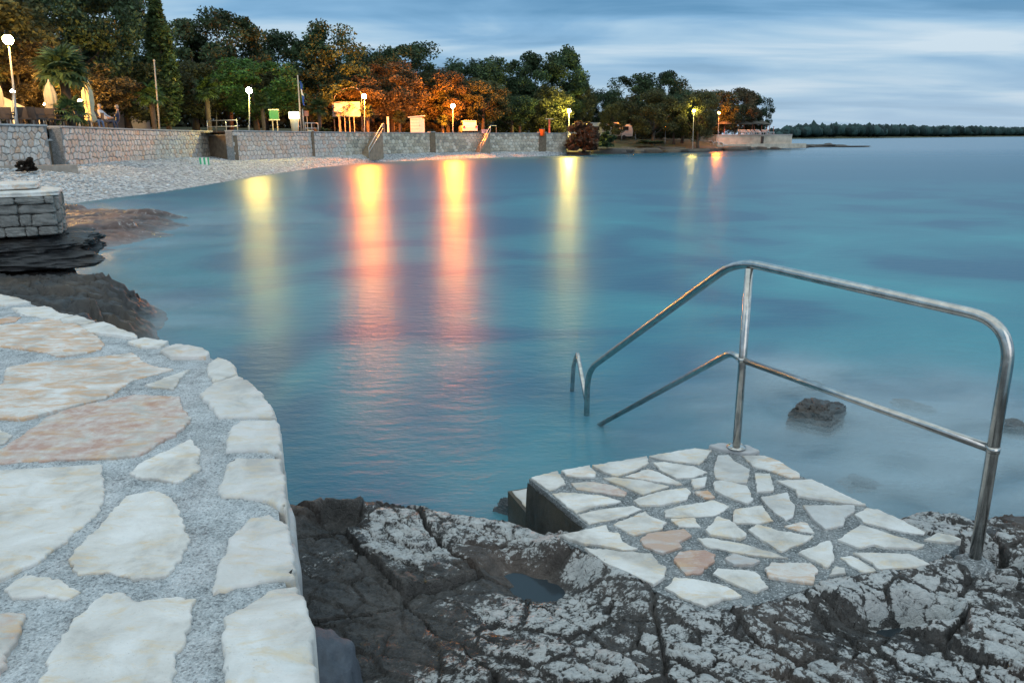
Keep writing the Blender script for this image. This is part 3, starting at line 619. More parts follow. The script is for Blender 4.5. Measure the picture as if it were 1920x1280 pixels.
CS = [([(-70, 538), (12, 555), (58, 567), (8, 573), (-70, 568)], (.2, 0, .1)), ([(20, 577), (85, 575), (118, 588), (138, 592), (110, 599), (40, 591)], (.05, 0, .1)), ([(112, 600), (145, 593), (178, 604), (160, 609), (118, 607)], (.1, 0, .15)),
 ([(150, 613), (195, 606), (260, 631), (254, 636), (215, 630), (165, 623)], (.1, 0, .12)), ([(240, 643), (272, 634), (316, 642), (300, 652), (265, 650)], (.2, 0, .1)), ([(300, 659), (330, 648), (375, 655), (394, 663), (385, 671), (320, 672)], (.3, .25, .1)),
 ([(388, 687), (408, 671), (428, 676), (442, 690), (446, 703), (400, 716), (390, 706)], (.05, 0, .2)), ([(375, 742), (400, 720), (446, 706), (480, 727), (506, 760), (519, 785), (480, 783), (410, 784)], (.1, .05, .3)),
 ([(425, 836), (430, 807), (450, 791), (520, 790), (526, 820), (528, 855), (500, 847), (424, 847)], (0, 0, .35)), ([(410, 917), (425, 872), (440, 862), (529, 864), (533, 900), (538, 958), (490, 937), (412, 932)], (0, 0, .25)),
 ([(397, 1107), (410, 1062), (430, 1012), (470, 972), (505, 967), (541, 985), (550, 1040), (554, 1086), (500, 1088), (400, 1114)], (.15, .1, .22)), ([(420, 1172), (445, 1152), (520, 1107), (556, 1102), (577, 1145), (589, 1190), (590, 1240), (601, 1300), (609, 1420), (430, 1420), (425, 1280)], (.0, 0, .1))]
for i, (pts, colr) in enumerate(CS):
    slab('coping_stone', [on(u, v, ZT) for u, v in pts], ZT+.004+.008*random.random(), .17, MAT['slab'], terr, colr, bev=.009 if i > 5 else .006, amp=.011, seed=i*5+1, dome=.006 if i < 11 else .018, step=.014)
# squared rubble of the terrace wall below the coping
def block(name, c, d, rz, mat, parent, seed=0, amp=.10, n=6, color=(0, 0, 0), smooth=True, rough=0, rnd=None):
    rnd = rough*.6 if rnd is None else rnd
    bm = bmesh.new(); bmesh.ops.create_cube(bm, size=2); bmesh.ops.subdivide_edges(bm, edges=bm.edges[:], cuts=n-1, use_grid_fill=True)
    C = np.array([v.co[:] for v in bm.verts]); sgn = np.sign(C)*np.abs(C)**.9
    r = (np.abs(C)**8).sum(1)**(1/8); C = C/r[:, None]; q2 = np.linalg.norm(C, axis=1); C = C*(1-rnd+rnd/q2)[:, None]
    nzv = fbm3(C[:, 0]*1.3+seed*3.1, C[:, 1]*1.3+seed, C[:, 2]*1.3, 4, seed)
    C = C*(1+amp*nzv)[:, None]
    if rough: C = C*(1+rough*(.35-np.abs(fbm3(C[:, 0]*2.6+seed, C[:, 1]*2.6, C[:, 2]*3.4, 4, seed+7))))[:, None]
    C = C*np.array(d)/2
    ca, sa = math.cos(rz), math.sin(rz)
    for v, q in zip(bm.verts, C): v.co = (c[0]+q[0]*ca-q[1]*sa, c[1]+q[0]*sa+q[1]*ca, c[2]+q[2])
    me = bpy.data.meshes.new(name); bm.to_mesh(me); bm.free()
    o = finish(bpy.data.objects.new(name, me), parent, smooth, mat); o.color = (*color, 1); fattr(o, 'pale', np.full(len(me.vertices), .1)); return o
acc = 0
for i in range(6, 21):
    a, b = EDGE[i], EDGE[i+1]; t = (b-a).normalized(); nn = Vector((-t.y, t.x, 0))
    if nn.x < 0: nn = -nn
    L = (b-a).length; mid = (a+b)/2
    for row in range(2):
        block('wall_stone', mid + nn*(-.115+.015*random.random()+.02*row) - Vector((0, 0, .24+.21*row)), (L*.98, .22, .19), math.atan2(t.y, t.x), MAT['slab'], terr, i*3+row, .08, 5, (.1, 0, .7+.3*random.random()))
bc = on(625, 1225, .42)
b1 = block('boulder', (bc.x-.05, bc.y+.0, .22), (.26, .40, .52), .3, MAT['boulder'], None, 5, .30, 22, rough=.06, rnd=.85)
tag(b1, 'smooth blue-grey boulder wedged at the foot of the terrace', 'boulder')
b2 = block('boulder', (bc.x+.04, bc.y-.24, .20), (.26, .34, .40), .9, MAT['boulder'], None, 8, .30, 22, rough=.06, rnd=.85)
tag(b2, 'dark rounded boulder nearest the camera at the terrace foot', 'boulder')

# ------------------------------------------------------------------ left bank: rock ledge, stone pier, flat slabs
ledge_poly = [on(u, v, z) for u, v, z in [(-260, 466, .3), (60, 476, .3), (130, 486, .3), (200, 505, .30), (255, 527, .27), (292, 548, .18), (312, 588, .0), (304, 622, 0), (280, 665, 0), (240, 760, 0), (-300, 800, 0), (-700, 700, 0)]]
ledge_poly = [(p.x, p.y) for p in ledge_poly]
def ledge_fn(X, Y):
    d = poly_sd(X+.12*fbm(X*1.6, Y*1.6, 3, 41), Y+.12*fbm(X*1.6, Y*1.6, 3, 42), ledge_poly)
    wx = X+.15*fbm(X*1.2, Y*1.2, 3, 43); wy = Y+.15*fbm(X*1.2, Y*1.2, 3, 44)
    f1, e1, c1, ox, oy = voro(wx*.75, wy*1.7, 45); f2, e2, c2, px, py = voro(wx*2.2, wy*4.2, 46)
    left = sst(-4.5, -5.1, X)
    top = .36 + .05*left + .03*fbm(X*.8, Y*.8, 3, 47) + (c1-.5)*.11 - np.clip(1-e1/.07, 0, 1)*.09 + (1-left*.75)*((c2-.5)*.16 - np.clip(1-e2/.12, 0, 1)*.07) + .03*fbm(X*5, Y*5, 4, 48)*(1-.6*left) - left*np.clip(1-e2/.08, 0, 1)*.035 + .05*(.4-np.abs(fbm(X*5, Y*9, 4, 39)))*(1-.4*left); f4, e4, c4, sx_, sy_ = voro(wx*4.2, wy*7.5, 37); top = top + (c4-.5)*.06*(1-.5*left) - np.clip(1-e4/.14, 0, 1)*.035
    hs_ = sst(-.10, .62, d + .10*fbm(X*2.2, Y*2.2, 3, 38)); z = top*(.55*hs_ + .45*(np.floor(hs_*4+.35*c2)/4)) - np.clip(-d, 0, 9)*.9 + .02*fbm(X*3, Y*3, 3, 40)
    return z, np.where(z < .1, -1, .02 + .12*fbm(X*3, Y*3, 3, 49))
ledge = field('rock_ledge', -9.5, -3.5, 4.6, 12.5, .028, ledge_fn, MAT['rock_dark'])
tag(ledge, 'dark wet rock ledge behind the terrace on the left', 'rock', kind='structure')
flat_poly = [(on(u, v, .08).x, on(u, v, .08).y) for u, v in [(60, 462), (150, 466), (230, 455), (300, 440), (372, 416), (330, 402), (250, 394), (170, 388), (60, 388)]]
def flat_fn(X, Y):
    wx = X+.3*fbm(X*.6, Y*.6, 3, 61); wy = Y+.3*fbm(X*.6, Y*.6, 3, 62)
    d = poly_sd(wx, wy, flat_poly); f1, e1, c1, ox, oy = voro(wx*.55, wy*.8, 63); f2, e2, c2, px, py = voro(wx*1.8, wy*2.6, 64)
    z = -.085 + .19*sst(-.2, .8, d)*sst(-6.5, -9.5, X) + .09*sst(-.5, .4, d) + (c1-.5)*.17 - np.clip(1-e1/.1, 0, 1)*.08 + (c2-.5)*.05 - np.exp(-(e2/.1)**2)*.03 + .05*fbm(X*2.5, Y*2.5, 4, 65) + .04*(.4-np.abs(fbm(X*3, Y*7, 3, 67))) + .03*ox
    z = z - np.clip(-d-.2, 0, 9)*.12
    return z, np.where(z < .05, -.5, .22 + .25*(c1-.5) + .2*fbm(X, Y, 3, 66))
flat = field('flat_rock', -13.5, -5.4, 12.0, 23.0, .055, flat_fn, MAT['rock_red'])
tag(flat, 'low reddish flat rocks washed by the sea on the left', 'rock', kind='structure')
# dark overhanging slab and the stone pier head on it
PC = at(104, 400, 9.75); PRZ = math.radians(27)
o = block('overhanging_slab', (PC.x-1.25, PC.y+.10, .66), (2.9, 1.5, .40), PRZ, MAT['rock_dark'], None, 21, .26, 34, smooth=False, rough=.20)
tag(o, 'black overhanging rock slab under the stone pier head', 'rock')
MAT['pier_stone'] = rock_mat('pier_stone', (.10, .10, .095), (.25, .245, .23), (.32, .27, .20), (.52, .52, .50), .7, .6)
def pier():
    zt = at(60, 368, 9.75).z; zb = at(60, 440, 9.75).z; W_ = 2.6
    root = empty('stone_pier', (PC.x, PC.y, zb), 'squared rubble pier head with pale cap steps at the left edge', 'pier', local=True, rz=PRZ); H_ = zt-zb
    MB().box((-W_/2, .62, H_/2), (W_-.08, 1.15, H_-.04)).build('core', MAT['mortar2'], root)
    rn = random.Random(4)
    for face in (0, 1):
        z = 0; r = 0
        while z < H_-.04:
            h = min(rn.uniform(.10, .18), H_-z); x = (-W_ if face == 0 else .05)
            if H_-z-h < .06: h = H_-z
            while x < (0 if face == 0 else 1.2)-.04:
                lim = (0 if face == 0 else 1.2); w = min(rn.uniform(.12, .34), lim-x)
                if lim-x-w < .08: w = lim-x
                hh = h*rn.uniform(.88, 1.02)
                c = (x+w/2, .02+rn.uniform(-.03, .02), z+h/2) if face == 0 else (-.03+rn.uniform(-.02, .02), x+w/2, z+h/2)
                block('stone', c, (w*.97, .16, hh) if face == 0 else (.16, w*.97, hh), rn.uniform(-.05, .05), MAT['pier_stone'], root, rn.randrange(99), .16, 6, smooth=False, rough=.22)
                x += w
            z += h
    block('cap_slab', (-W_/2+.02, .60, H_+.03), (W_+.10, 1.36, .07), 0, MAT['slab'], root, 3, .03, 8, (.35, 0, .1))
    block('cap_slab', (-W_/2-.16, .80, H_+.11), (W_-.05, .95, .085), 0, MAT['slab'], root, 6, .03, 8, (.45, 0, .1))
pier()
# rocks breaking the surface on the right
def sea_rock(u, v, w, h, label, seed, sub=0.0):
    c = on(u, v, 0.0); d = (c-Vector((0, 0, EYE))).length; k = d/F
    o = block('sea_rock', (c.x, c.y+w*k*.3, h*k*.25-sub), (w*k, w*k*.75, h*k*1.9), .3*seed, MAT['rock_dark'], None, seed, .40, 26, smooth=False, rough=.6)
    return tag(o, label, 'rock')
sea_rock(1545, 808, 96, 30, 'jagged brown rock jutting from the misty water under the handrail', 3)
sea_rock(1525, 730, 46, 10, 'small dark rock awash behind the middle rail', 5, .03)
sea_rock(1915, 822, 50, 14, 'dark rock breaking the surface at the right edge, beyond the rail', 9)
sea_rock(1625, 918, 70, 12, 'submerged rock showing faintly right of the platform edge', 11, .03)
sea_rock(150, 458, 42, 12, 'small dark rock awash beside the overhanging slab', 14, .01)
sea_rock(1720, 770, 60, 10, 'low rock barely awash in front of the right post', 17, .03)
sea_rock(947, 962, 32, 20, 'weed-brown rock at the foot of the steps', 19, .02)

# long-exposure surf: thin translucent veils of foam lying over the rocks at the waterline
def foam_mat():
    ma = bpy.data.materials.new('surf_foam'); ma.use_nodes = True; nt = ma.node_tree; nt.nodes.clear(); L = nt.links.new
    out = N(nt, 'ShaderNodeOutputMaterial'); tr = N(nt, 'ShaderNodeBsdfTransparent'); df = N(nt, 'ShaderNodeBsdfDiffuse'); df.inputs[0].default_value = (0.46, 0.58, 0.64, 1)
    mx = N(nt, 'ShaderNodeMixShader'); a = N(nt, 'ShaderNodeAttribute', attribute_name='veil')
    nz = noise(nt, coords(nt, scale=(.7, 1.5, 1)), 1.6, 5, .6, .8); r = ramp(nt, [(.32, 0.15), (.68, 1.0)]); L(nz, r.inputs[0])
    L(math_(nt, 'MULTIPLY', a.outputs['Fac'], r.outputs[0]), mx.inputs[0]); L(tr.outputs[0], mx.inputs[1]); L(df.outputs[0], mx.inputs[2]); L(mx.outputs[0], out.inputs[0])
    return ma
MAT['foam'] = foam_mat()
def veil(label, x0, x1, y0, y1, step, dens, levels):
    xs = np.arange(x0, x1, step); ys = np.arange(y0, y1, step); X, Y = np.meshgrid(xs, ys); D = dens(X, Y)
    ny, nx = X.shape; idx = np.arange(nx*ny).reshape(ny, nx)
    Fq = np.stack([idx[:-1, :-1], idx[:-1, 1:], idx[1:, 1:], idx[1:, :-1]], -1).reshape(-1, 4)
    ed = np.minimum.reduce([X-x0, x1-X, Y-y0, y1-Y]); D = D*sst(0, 1.0, ed)
    VV, FF, AA = [], [], []
    for i, (z, k) in enumerate(levels):
        VV.append(np.stack([X, Y, np.full(X.shape, z)+.012*fbm(X*.8, Y*.8, 2, 90+i)], -1).reshape(-1, 3)); FF.append(Fq+i*nx*ny); AA.append((D*k).ravel())
    V, Fq, A = np.concatenate(VV), np.concatenate(FF), np.concatenate(AA)
    Fq = Fq[A[Fq].max(1) > .004]; used, inv = np.unique(Fq, return_inverse=True)
    o = mk('surf_foam', V[used], inv.reshape(-1, 4), MAT['foam'], None, True); fattr(o, 'veil', A[used])
    tag(o, label, 'foam', kind='stuff')
def dens_r(X, Y):
    d = -poly_sd(X, Y, shelf_poly); near = np.exp(-np.clip(d, 0, 9)/.9)
    r = 0*X
    for u, v, w in ((1545, 800, .9), (1525, 725, .7), (1750, 800, 1.3), (1680, 900, 1.2), (1880, 870, 1.2)):
        c = on(u, v, 0); r = np.maximum(r, np.exp(-((X-c.x)**2+(Y-c.y)**2)/(w*w)))
    return np.clip((.75*near*sst(1.2, 2.2, X) + .85*r + .30*near)*(0.75+.45*fbm(X*1.1, Y*1.1, 3, 93)), 0, 1)
veil('misty pale surf over the rocks below the handrail', -1.0, 7.5, 3.1, 10.5, .09, dens_r, ((.018, .75), (.045, .55), (.075, .42), (.105, .28), (.14, .16)))
def dens_l(X, Y):
    d1 = -poly_sd(X, Y, ledge_poly); d2 = -poly_sd(X, Y, flat_poly)
    return np.clip((.62*np.exp(-np.clip(d1, 0, 9)/.8) + .72*np.exp(-np.clip(d2, 0, 20)/2.2))*(0.7+.55*fbm(X*.6, Y*.6, 3, 94)), 0, 1)
veil('misty pale surf drifting round the left rocks', -14, -1.8, 6.2, 30, .16, dens_l, ((.02, .50), (.055, .36), (.09, .26), (.13, .15)))

# ------------------------------------------------------------------ beach, promenade and walls
ZW = 2.70                                                              # top of the promenade wall
WA = [at(-140, 240, 28.5), at(86, 240, 34.0)]
WB = [at(113, 240, 35.6), at(250, 240, 45.0), at(396, 240, 57.0)]
WC = [at(434, 240, 54.0), at(580, 240, 65.0), at(700, 240, 75.0), at(850, 240, 86.5), at(1063, 240, 100.0)]
def xy(ps): return [(p.x, p.y) for p in ps]
WALL_LINE = xy(WA) + xy(WB) + xy(WC)
def wall_dist(x, y):
    best = 1e9
    for (ax, ay), (bx, by) in zip(WALL_LINE[:-1], WALL_LINE[1:]):
        ex, ey = bx-ax, by-ay; t = max(0, min(1, ((x-ax)*ex+(y-ay)*ey)/(ex*ex+ey*ey+1e-9)))
        best = min(best, math.hypot(x-ax-t*ex, y-ay-t*ey))
    return best
def gz(x, y):
    if x > 9: return None
    s = wall_dist(x, y); return 2.56 + .045*max(0, s-7) if s < 40 else 4.05
base_px = [(-140, 318), (0, 314), (100, 311), (180, 304), (300, 297), (396, 292), (434, 300), (500, 297), (580, 293), (700, 289), (850, 285), (1000, 284), (1075, 284)]
water_px = [(-140, 398), (0, 392), (110, 384), (210, 372), (310, 360), (420, 341), (500, 328), (600, 314), (700, 304.5), (850, 298.5), (1000, 293.5), (1085, 290)]
def line_y(u, pts):
    return float(np.interp(u, [p[0] for p in pts], [p[1] for p in pts]))
def wall_xy_at(u):
    us = [-140, 86, 113, 250, 396, 434, 580, 700, 850, 1063, 1090]; ps = WALL_LINE + [(WALL_LINE[-1][0]+2.5, WALL_LINE[-1][1]+1.5)]
    return float(np.interp(u, us, [p[0] for p in ps])), float(np.interp(u, us, [p[1] for p in ps]))
US = np.linspace(-140, 1085, 246); NR = 34
BV = []
for u in US:
    wx_, wy_ = wall_xy_at(u); zb = at(u, line_y(u, base_px), wy_).z
    wp = on(u, line_y(u, water_px), 0.0)
    for j in range(NR):
        t = j/(NR-4.0); x = wx_*(1-t)+wp.x*t; y = wy_*(1-t)+wp.y*t
        tt = min(t, 1); z = zb*(1-tt)*(1+.55*tt) if t <= 1 else -(t-1)*3.0
        fade = min(1, 4*tt*(1-tt)+.1)
        a1, a2 = np.array(x*.35), np.array(y*.35)
        z += fade*(.14*float(fbm(a1, a2, 3, 101)) + .05*float(fbm(a1*6, a2*6, 3, 102))) + .02*(random.random()-.5)*fade
        BV.append((x - .15*(1-t), y, z - (.05 if j == 0 else 0)))
BF = np.array([(i*NR+j, i*NR+j+1, (i+1)*NR+j+1, (i+1)*NR+j) for i in range(len(US)-1) for j in range(NR-1)])
def pebble_mat():
    ma, nt, b = new_mat('beach_pebbles'); L = nt.links.new; v = coords(nt)
    vo = N(nt, 'ShaderNodeTexVoronoi', i_Scale=9.0); L(v, vo.inputs['Vector']); n1 = noise(nt, v, .8, 6, .6); n2 = noise(nt, v, 5, 4, .7); sp = N(nt, 'ShaderNodeSeparateColor'); L(vo.outputs['Color'], sp.inputs[0])
    r = ramp(nt, [(0, (.07, .08, .09)), (.25, (.22, .245, .265)), (.7, (.40, .435, .46)), (1, (.60, .63, .65))]); L(sp.outputs[0], r.inputs[0])
    wm = ramp(nt, [(.55, 0.0), (.68, .55)]); L(n1, wm.inputs[0]); c = mix(nt, r.outputs[0], (.26, .23, .19), wm.outputs[0])
    c = mix(nt, c, (.12, .12, .12), math_(nt, 'MULTIPLY', math_(nt, 'GREATER_THAN', n2, .66), .6))
    L(c, b.inputs['Base Color']); b.inputs['Roughness'].default_value = .7
    bump(nt, b, math_(nt, 'ADD', vo.outputs['Distance'], n2), 1.0, .06); return ma
MAT['pebble'] = pebble_mat()
beach = mk('beach', BV, BF, MAT['pebble'], None, True); tag(beach, 'pale pebble beach below the promenade wall', 'beach', kind='structure')
# loose stones lying on the beach
BVn = np.array(BV).reshape(len(US), NR, 3); pv, pf = [], []
ico = bmesh.new(); bmesh.ops.create_icosphere(ico, subdivisions=1, radius=1); iv = np.array([v.co[:] for v in ico.verts]); fi = np.array([[v.index for v in f.verts] for f in ico.faces]); ico.free()
for k in range(5200):
    i = int(min(len(US)-2, (random.random()**1.7)*len(US))); j = random.randrange(0, NR-7); f, g = random.random(), random.random()
    p = (BVn[i, j]*(1-f)+BVn[i+1, j]*f)*(1-g) + (BVn[i, j+1]*(1-f)+BVn[i+1, j+1]*f)*g
    s = random.uniform(.03, .075)*(1.7 if random.random() < .06 else 1)
    pf.append(fi+len(pv)*12); pv.append(iv*np.array([s*random.uniform(.8, 1.4), s*random.uniform(.8, 1.4), s*.6])*(1+.15*RNG.standard_normal((12, 1))) + p)
o = mk('pebbles', np.concatenate(pv), np.concatenate(pf), simple('loose_pebble', (.5, .52, .53), .75, 0, .5, 3.0), None, True); tag(o, 'loose rounded pebbles strewn over the beach', 'pebbles', kind='stuff')

# promenade land behind the walls
inl = [(-1, .05), (-1, .05), (-1, .1), (-1, .1), (-1, .15), (-.95, .3), (-.75, .66), (-.68, .73), (-.62, .78), (-.5, .87)]
rows_s = [.35, 4, 8, 15, 26, 45, 90, 200]; LV = []
wl_in = WALL_LINE
for (x, y), (dx, dy) in zip(wl_in, inl):
    q = math.hypot(dx, dy)
    for s in rows_s: LV.append((x+dx/q*s, y+dy/q*s, 2.55+.045*max(0, min(s, 40)-7)))
NRW = len(rows_s)
def grass_mat(name, a, b_):
    ma, nt, b = new_mat(name); v = coords(nt); n1 = noise(nt, v, .9, 6, .6); n2 = noise(nt, v, 14, 4, .7)
    r = ramp(nt, [(.35, a), (.65, b_)]); nt.links.new(math_(nt, 'ADD', math_(nt, 'MULTIPLY', n1, .6), math_(nt, 'MULTIPLY', n2, .4)), r.inputs[0]); nt.links.new(r.outputs[0], b.inputs['Base Color']); b.inputs['Roughness'].default_value = .85
    bump(nt, b, n2, .8, .05); return ma
MAT['grass'] = grass_mat('dry_grass', (.035, .045, .018), (.10, .095, .04)); MAT['soil'] = grass_mat('promenade_paving', (.20, .18, .15), (.30, .28, .25))
prom = mk('promenade', LV, [(i*NRW+j, i*NRW+j+1, (i+1)*NRW+j+1, (i+1)*NRW+j) for i in range(len(wl_in)-1) for j in range(NRW-1)], [MAT['soil'], MAT['grass']])
for p in prom.data.polygons: p.material_index = 0 if (p.index % (NRW-1)) < 2 else 1
tag(prom, 'promenade ground and grassy bank behind the beach wall', 'ground', kind='structure')

MAT['wall_stone'] = stone_mat('wall_rubble')
def rubble_wall(label, line, z0f, z1, sw, sh, max_parts, thick=.5, cap=True, seed=1):
    """irregular rubble wall along a line; every stone proud of a mortar core"""
    rn = random.Random(seed)
    P = [Vector((p[0], p[1], 0)) for p in line]; root = empty('promenade_wall', (P[0].x, P[0].y, z1), label, 'wall')
    seg = [(P[i+1]-P[i]).length for i in range(len(P)-1)]; L = sum(seg)
    def pos(s):
        i = 0
        while i < len(seg)-1 and s > seg[i]: s -= seg[i]; i += 1
        t = (P[i+1]-P[i]).normalized(); n = Vector((t.y, -t.x, 0)); return P[i]+t*s, n
    core = MB()
    for i in range(len(P)-1):
        t = (P[i+1]-P[i]).normalized(); n = Vector((t.y, -t.x, 0)); a, b = P[i]-t*.02, P[i+1]+t*.02
        core.add([(q.x, q.y, z) for z in (z0f-.4, z1-.07) for q in (a, b, b-n*thick, a-n*thick)], [(3, 2, 1, 0), (4, 5, 6, 7), (0, 1, 5, 4), (1, 2, 6, 5), (2, 3, 7, 6), (3, 0, 4, 7)])
    core.build('mortar_core', MAT['mortar2'], root)
    if cap:
        c = MB()
        for i in range(len(P)-1):
            t = (P[i+1]-P[i]).normalized(); n = Vector((t.y, -t.x, 0)); a, b = P[i], P[i+1]
            c.add([(q.x, q.y, z) for z in (z1-.07, z1) for q in (a+n*.09, b+n*.09, b-n*(thick+.05), a-n*(thick+.05))], [(3, 2, 1, 0), (4, 5, 6, 7), (0, 1, 5, 4), (1, 2, 6, 5), (2, 3, 7, 6), (3, 0, 4, 7)])
        c.build('coping', MAT['cap'], root)
    nr = int((z1-.07-z0f)/sh); sh2 = (z1-.07-z0f)/nr; nc = int(L/sw)
    def lat(i, j):                                   # jittered honeycomb corner
        h = rn2(i, j); return h
    def rn2(i, j, k=0): return float(_h(np.array(i), np.array(j), k, seed))
    cells = []
    for r in range(nr):
        for c_ in range(nc+1):
            offs = (r % 2)*.5; x0 = (c_+offs-.5)*sw; zc = z0f+sh2*(r+.5)
            def J(x, z, ii, jj): return (x+(rn2(ii, jj, 1)-.5)*sw*.44, z+(rn2(ii, jj, 2)-.5)*sh2*.42)
            pts = []
            for (kx, kz) in ((-1, -1), (0, -1), (1, -1), (1, 1), (0, 1), (-1, 1)):
                ii = c_*2+(r % 2)+kx; jj = r+(1 if kz > 0 else 0)
                pts.append(J(x0+kx*sw*.5, zc+kz*sh2*.5 + (sh2*.16 if (ii+jj) % 2 else -sh2*.16), ii, jj))
            cx_ = sum(p[0] for p in pts)/6; cz = sum(p[1] for p in pts)/6
            if cx_ < sw*.2 or cx_ > L-sw*.2: continue
            cells.append((cx_, cz, [(min(L, max(0, a)), min(z1-.075, b)) for a, b in pts]))
    cells.sort(key=lambda c: c[0])
    rest = MB()
    for k, (cx_, cz, pts) in enumerate(cells):
        pr = rn.uniform(.03, .075); V = []
        for f, dpt in ((.90, -.03), (.88, pr*.65), (.66, pr)):
            for a, b in pts:
                q, n = pos(cx_+(a-cx_)*f); q = q+n*dpt; V.append((q.x, q.y, cz+(b-cz)*f))
        Fc = [(i, (i+1) % 6, 6+(i+1) % 6, 6+i) for i in range(6)] + [(6+i, 6+(i+1) % 6, 12+(i+1) % 6, 12+i) for i in range(6)] + [tuple(range(12, 18))]
        if k < max_parts:
            o = mk('stone', V, Fc, MAT['wall_stone'], root); o.color = (rn.uniform(.3, .75), rn.choice((0, 0, 0, .2)), rn.uniform(0, .55), 1)
        else: rest.add(V, Fc)
    if rest.V:
        o = rest.build('rubble_facing', MAT['wall_far'], root); o['kind'] = 'stuff'
    return root
MAT['cap'] = simple('coping_grey', (.40, .42, .43), .8, 0, .2, 3)
def far_stone():
    ma, nt, b = new_mat('rubble_far'); g = N(nt, 'ShaderNodeNewGeometry'); r = ramp(nt, [(0, (.30, .28, .24)), (.35, (.46, .40, .31)), (.7, (.58, .52, .43)), (1, (.66, .62, .54))]); nt.links.new(g.outputs['Random Per Island'], r.inputs[0]); nt.links.new(r.outputs[0], b.inputs['Base Color']); b.inputs['Roughness'].default_value = .8
    return ma
MAT['wall_far'] = far_stone()
rubble_wall('pale rubble promenade wall section nearest the camera at the left edge', xy(WA), .75, ZW+.02, .30, .24, 300, seed=2)
rubble_wall('long pale rubble promenade wall below the palms and cypress', xy(WB), .65, ZW, .44, .27, 300, seed=3)
rubble_wall('far pale rubble promenade wall with stairs, curving to the point', xy(WC), .35, ZW, .50, .30, 230, seed=4)
def wbox(name, p, q, z0, z1, th, mat, parent=None):
    p, q = Vector((p[0], p[1], 0)), Vector((q[0], q[1], 0)); t = (q-p).normalized(); n = Vector((t.y, -t.x, 0))
    b = MB().add([(w.x, w.y, z) for z in (z0, z1) for w in (p, q, q-n*th, p-n*th)], [(3, 2, 1, 0), (4, 5, 6, 7), (0, 1, 5, 4), (1, 2, 6, 5), (2, 3, 7, 6), (3, 0, 4, 7)])
    return b.build(name, mat, parent)
MAT['brown'] = simple('brown_render', (.17, .13, .09), .85, 0, .3, 4); MAT['concrete'] = simple('old_concrete', (.33, .29, .25), .85, 0, .25, 3, .4)
# recess between the first two walls: a low brown wall with a shelf
g0, g1 = WALL_LINE[1], WALL_LINE[2]
o = wbox('recess_wall', (g0[0]-.6, g0[1]+.1), (g1[0]-.5, g1[1]+.1), .5, 2.05, .3, MAT['brown']); tag(o, 'brown infill wall in the gap between two promenade walls', 'wall')
wbox('shelf', (g0[0]-.5, g0[1]+.05), (g1[0]-.4, g1[1]+.05), 2.05, 2.12, .45, MAT['cap'], o)
# return wall at the stair block
o = wbox('return_wall', (WALL_LINE[4][0]-.6, WALL_LINE[4][1]-.25), (WALL_LINE[5][0]-.05, WALL_LINE[5][1]), .3, 2.35, .4, MAT['brown']); tag(o, 'dark return wall where the far promenade wall steps forward', 'wall')
wbox('coping', (WALL_LINE[4][0]-.58, WALL_LINE[4][1]-.25), (WALL_LINE[5][0]-.05, WALL_LINE[5][1]+.01), 2.352, 2.44, .42, MAT['cap'], o)
# low concrete kerb on the beach and a dry bush on it
k0, k1 = at(-140, 316, 30.0), at(146, 316, 32.6)
zb_ = at(70, 332, 31.5).z; zt_ = at(70, 311, 31.5).z
o = wbox('concrete_kerb', (k0.x, k0.y), (k1.x, k1.y), zb_-.4, zt_, .5, MAT['concrete']); tag(o, 'low brown concrete kerb on the beach below the near wall', 'kerb')
# pilasters and drain slots in the far wall
for u, wd, lab in ((583, .28, 'narrow brown drain pipe box on the far wall near the flagpoles'), (805, .9, 'brown pilaster in the far wall below the white cabin'), (1011, 1.3, 'brown pilaster under the orange bin on the far wall')):
    x, y = wall_xy_at(u); x2, y2 = wall_xy_at(u+3); t = Vector((x2-x, y2-y, 0)).normalized(); n = Vector((t.y, -t.x, 0))
    o = wbox('pilaster', (x-t.x*wd/2+n.x*.13, y-t.y*wd/2+n.y*.13), (x+t.x*wd/2+n.x*.13, y+t.y*wd/2+n.y*.13), .3, ZW+.03, .3, MAT['brown']); tag(o, lab, 'pilaster')
    wbox('cap', (x-t.x*wd/2+n.x*.16, y-t.y*wd/2+n.y*.16), (x+t.x*wd/2+n.x*.16, y+t.y*wd/2+n.y*.16), ZW+.032, ZW+.10, .4, MAT['cap'], o)
MAT['rail_grey'] = simple('galvanised_tube', (.55, .56, .56), .4, .7, .1)
def stairs(u0, u1, label, raillabel):
    x0, y0 = wall_xy_at(u0); x1, y1 = wall_xy_at(u1); a, b = Vector((x0, y0, 0)), Vector((x1, y1, 0)); t = (b-a).normalized(); n = Vector((t.y, -t.x, 0)); L = (b-a).length; ns = 9
    root = empty('beach_stairs', (a.x, a.y, .4), label, 'stairs')
    for k in range(ns):
        zt = .55+(ZW-.6)*(k+1)/ns; p = a+t*L*k/ns+n*.95; q = a+t*L*(k+1)/ns+n*.95
        wbox('step', (p.x, p.y), (q.x, q.y), .2, zt, .84, MAT['step'], root)
    r = empty('stair_rail', (a.x, a.y, .5), raillabel, 'handrail')
    p0 = a+n*1.0+Vector((0, 0, 1.35)); p1 = b+n*1.0+Vector((0, 0, ZW+.78)); p2 = b+t*1.6+n*.3+Vector((0, 0, ZW+.78)); dn = Vector((0, 0, .45))
    MB().tube([p0-Vector((0, 0, .9)), p0, p1, p2, p2-Vector((0, 0, .78))], .035, 8).build('top_rail', MAT['rail_grey'], r, True)
    MB().tube([p0-dn, p1-dn], .03, 8).build('lower_rail', MAT['rail_grey'], r, True)
    MB().tube([p1, p1-Vector((0, 0, .8))], .03, 8).build('post', MAT['rail_grey'], r, True)
MAT['step'] = simple('stair_concrete', (.26, .22, .17), .85, 0, .25, 3)
stairs(668, 700, 'stairs down to the beach in front of the orange lamps', 'grey tube rail beside the beach stairs below the brightest orange lamp')
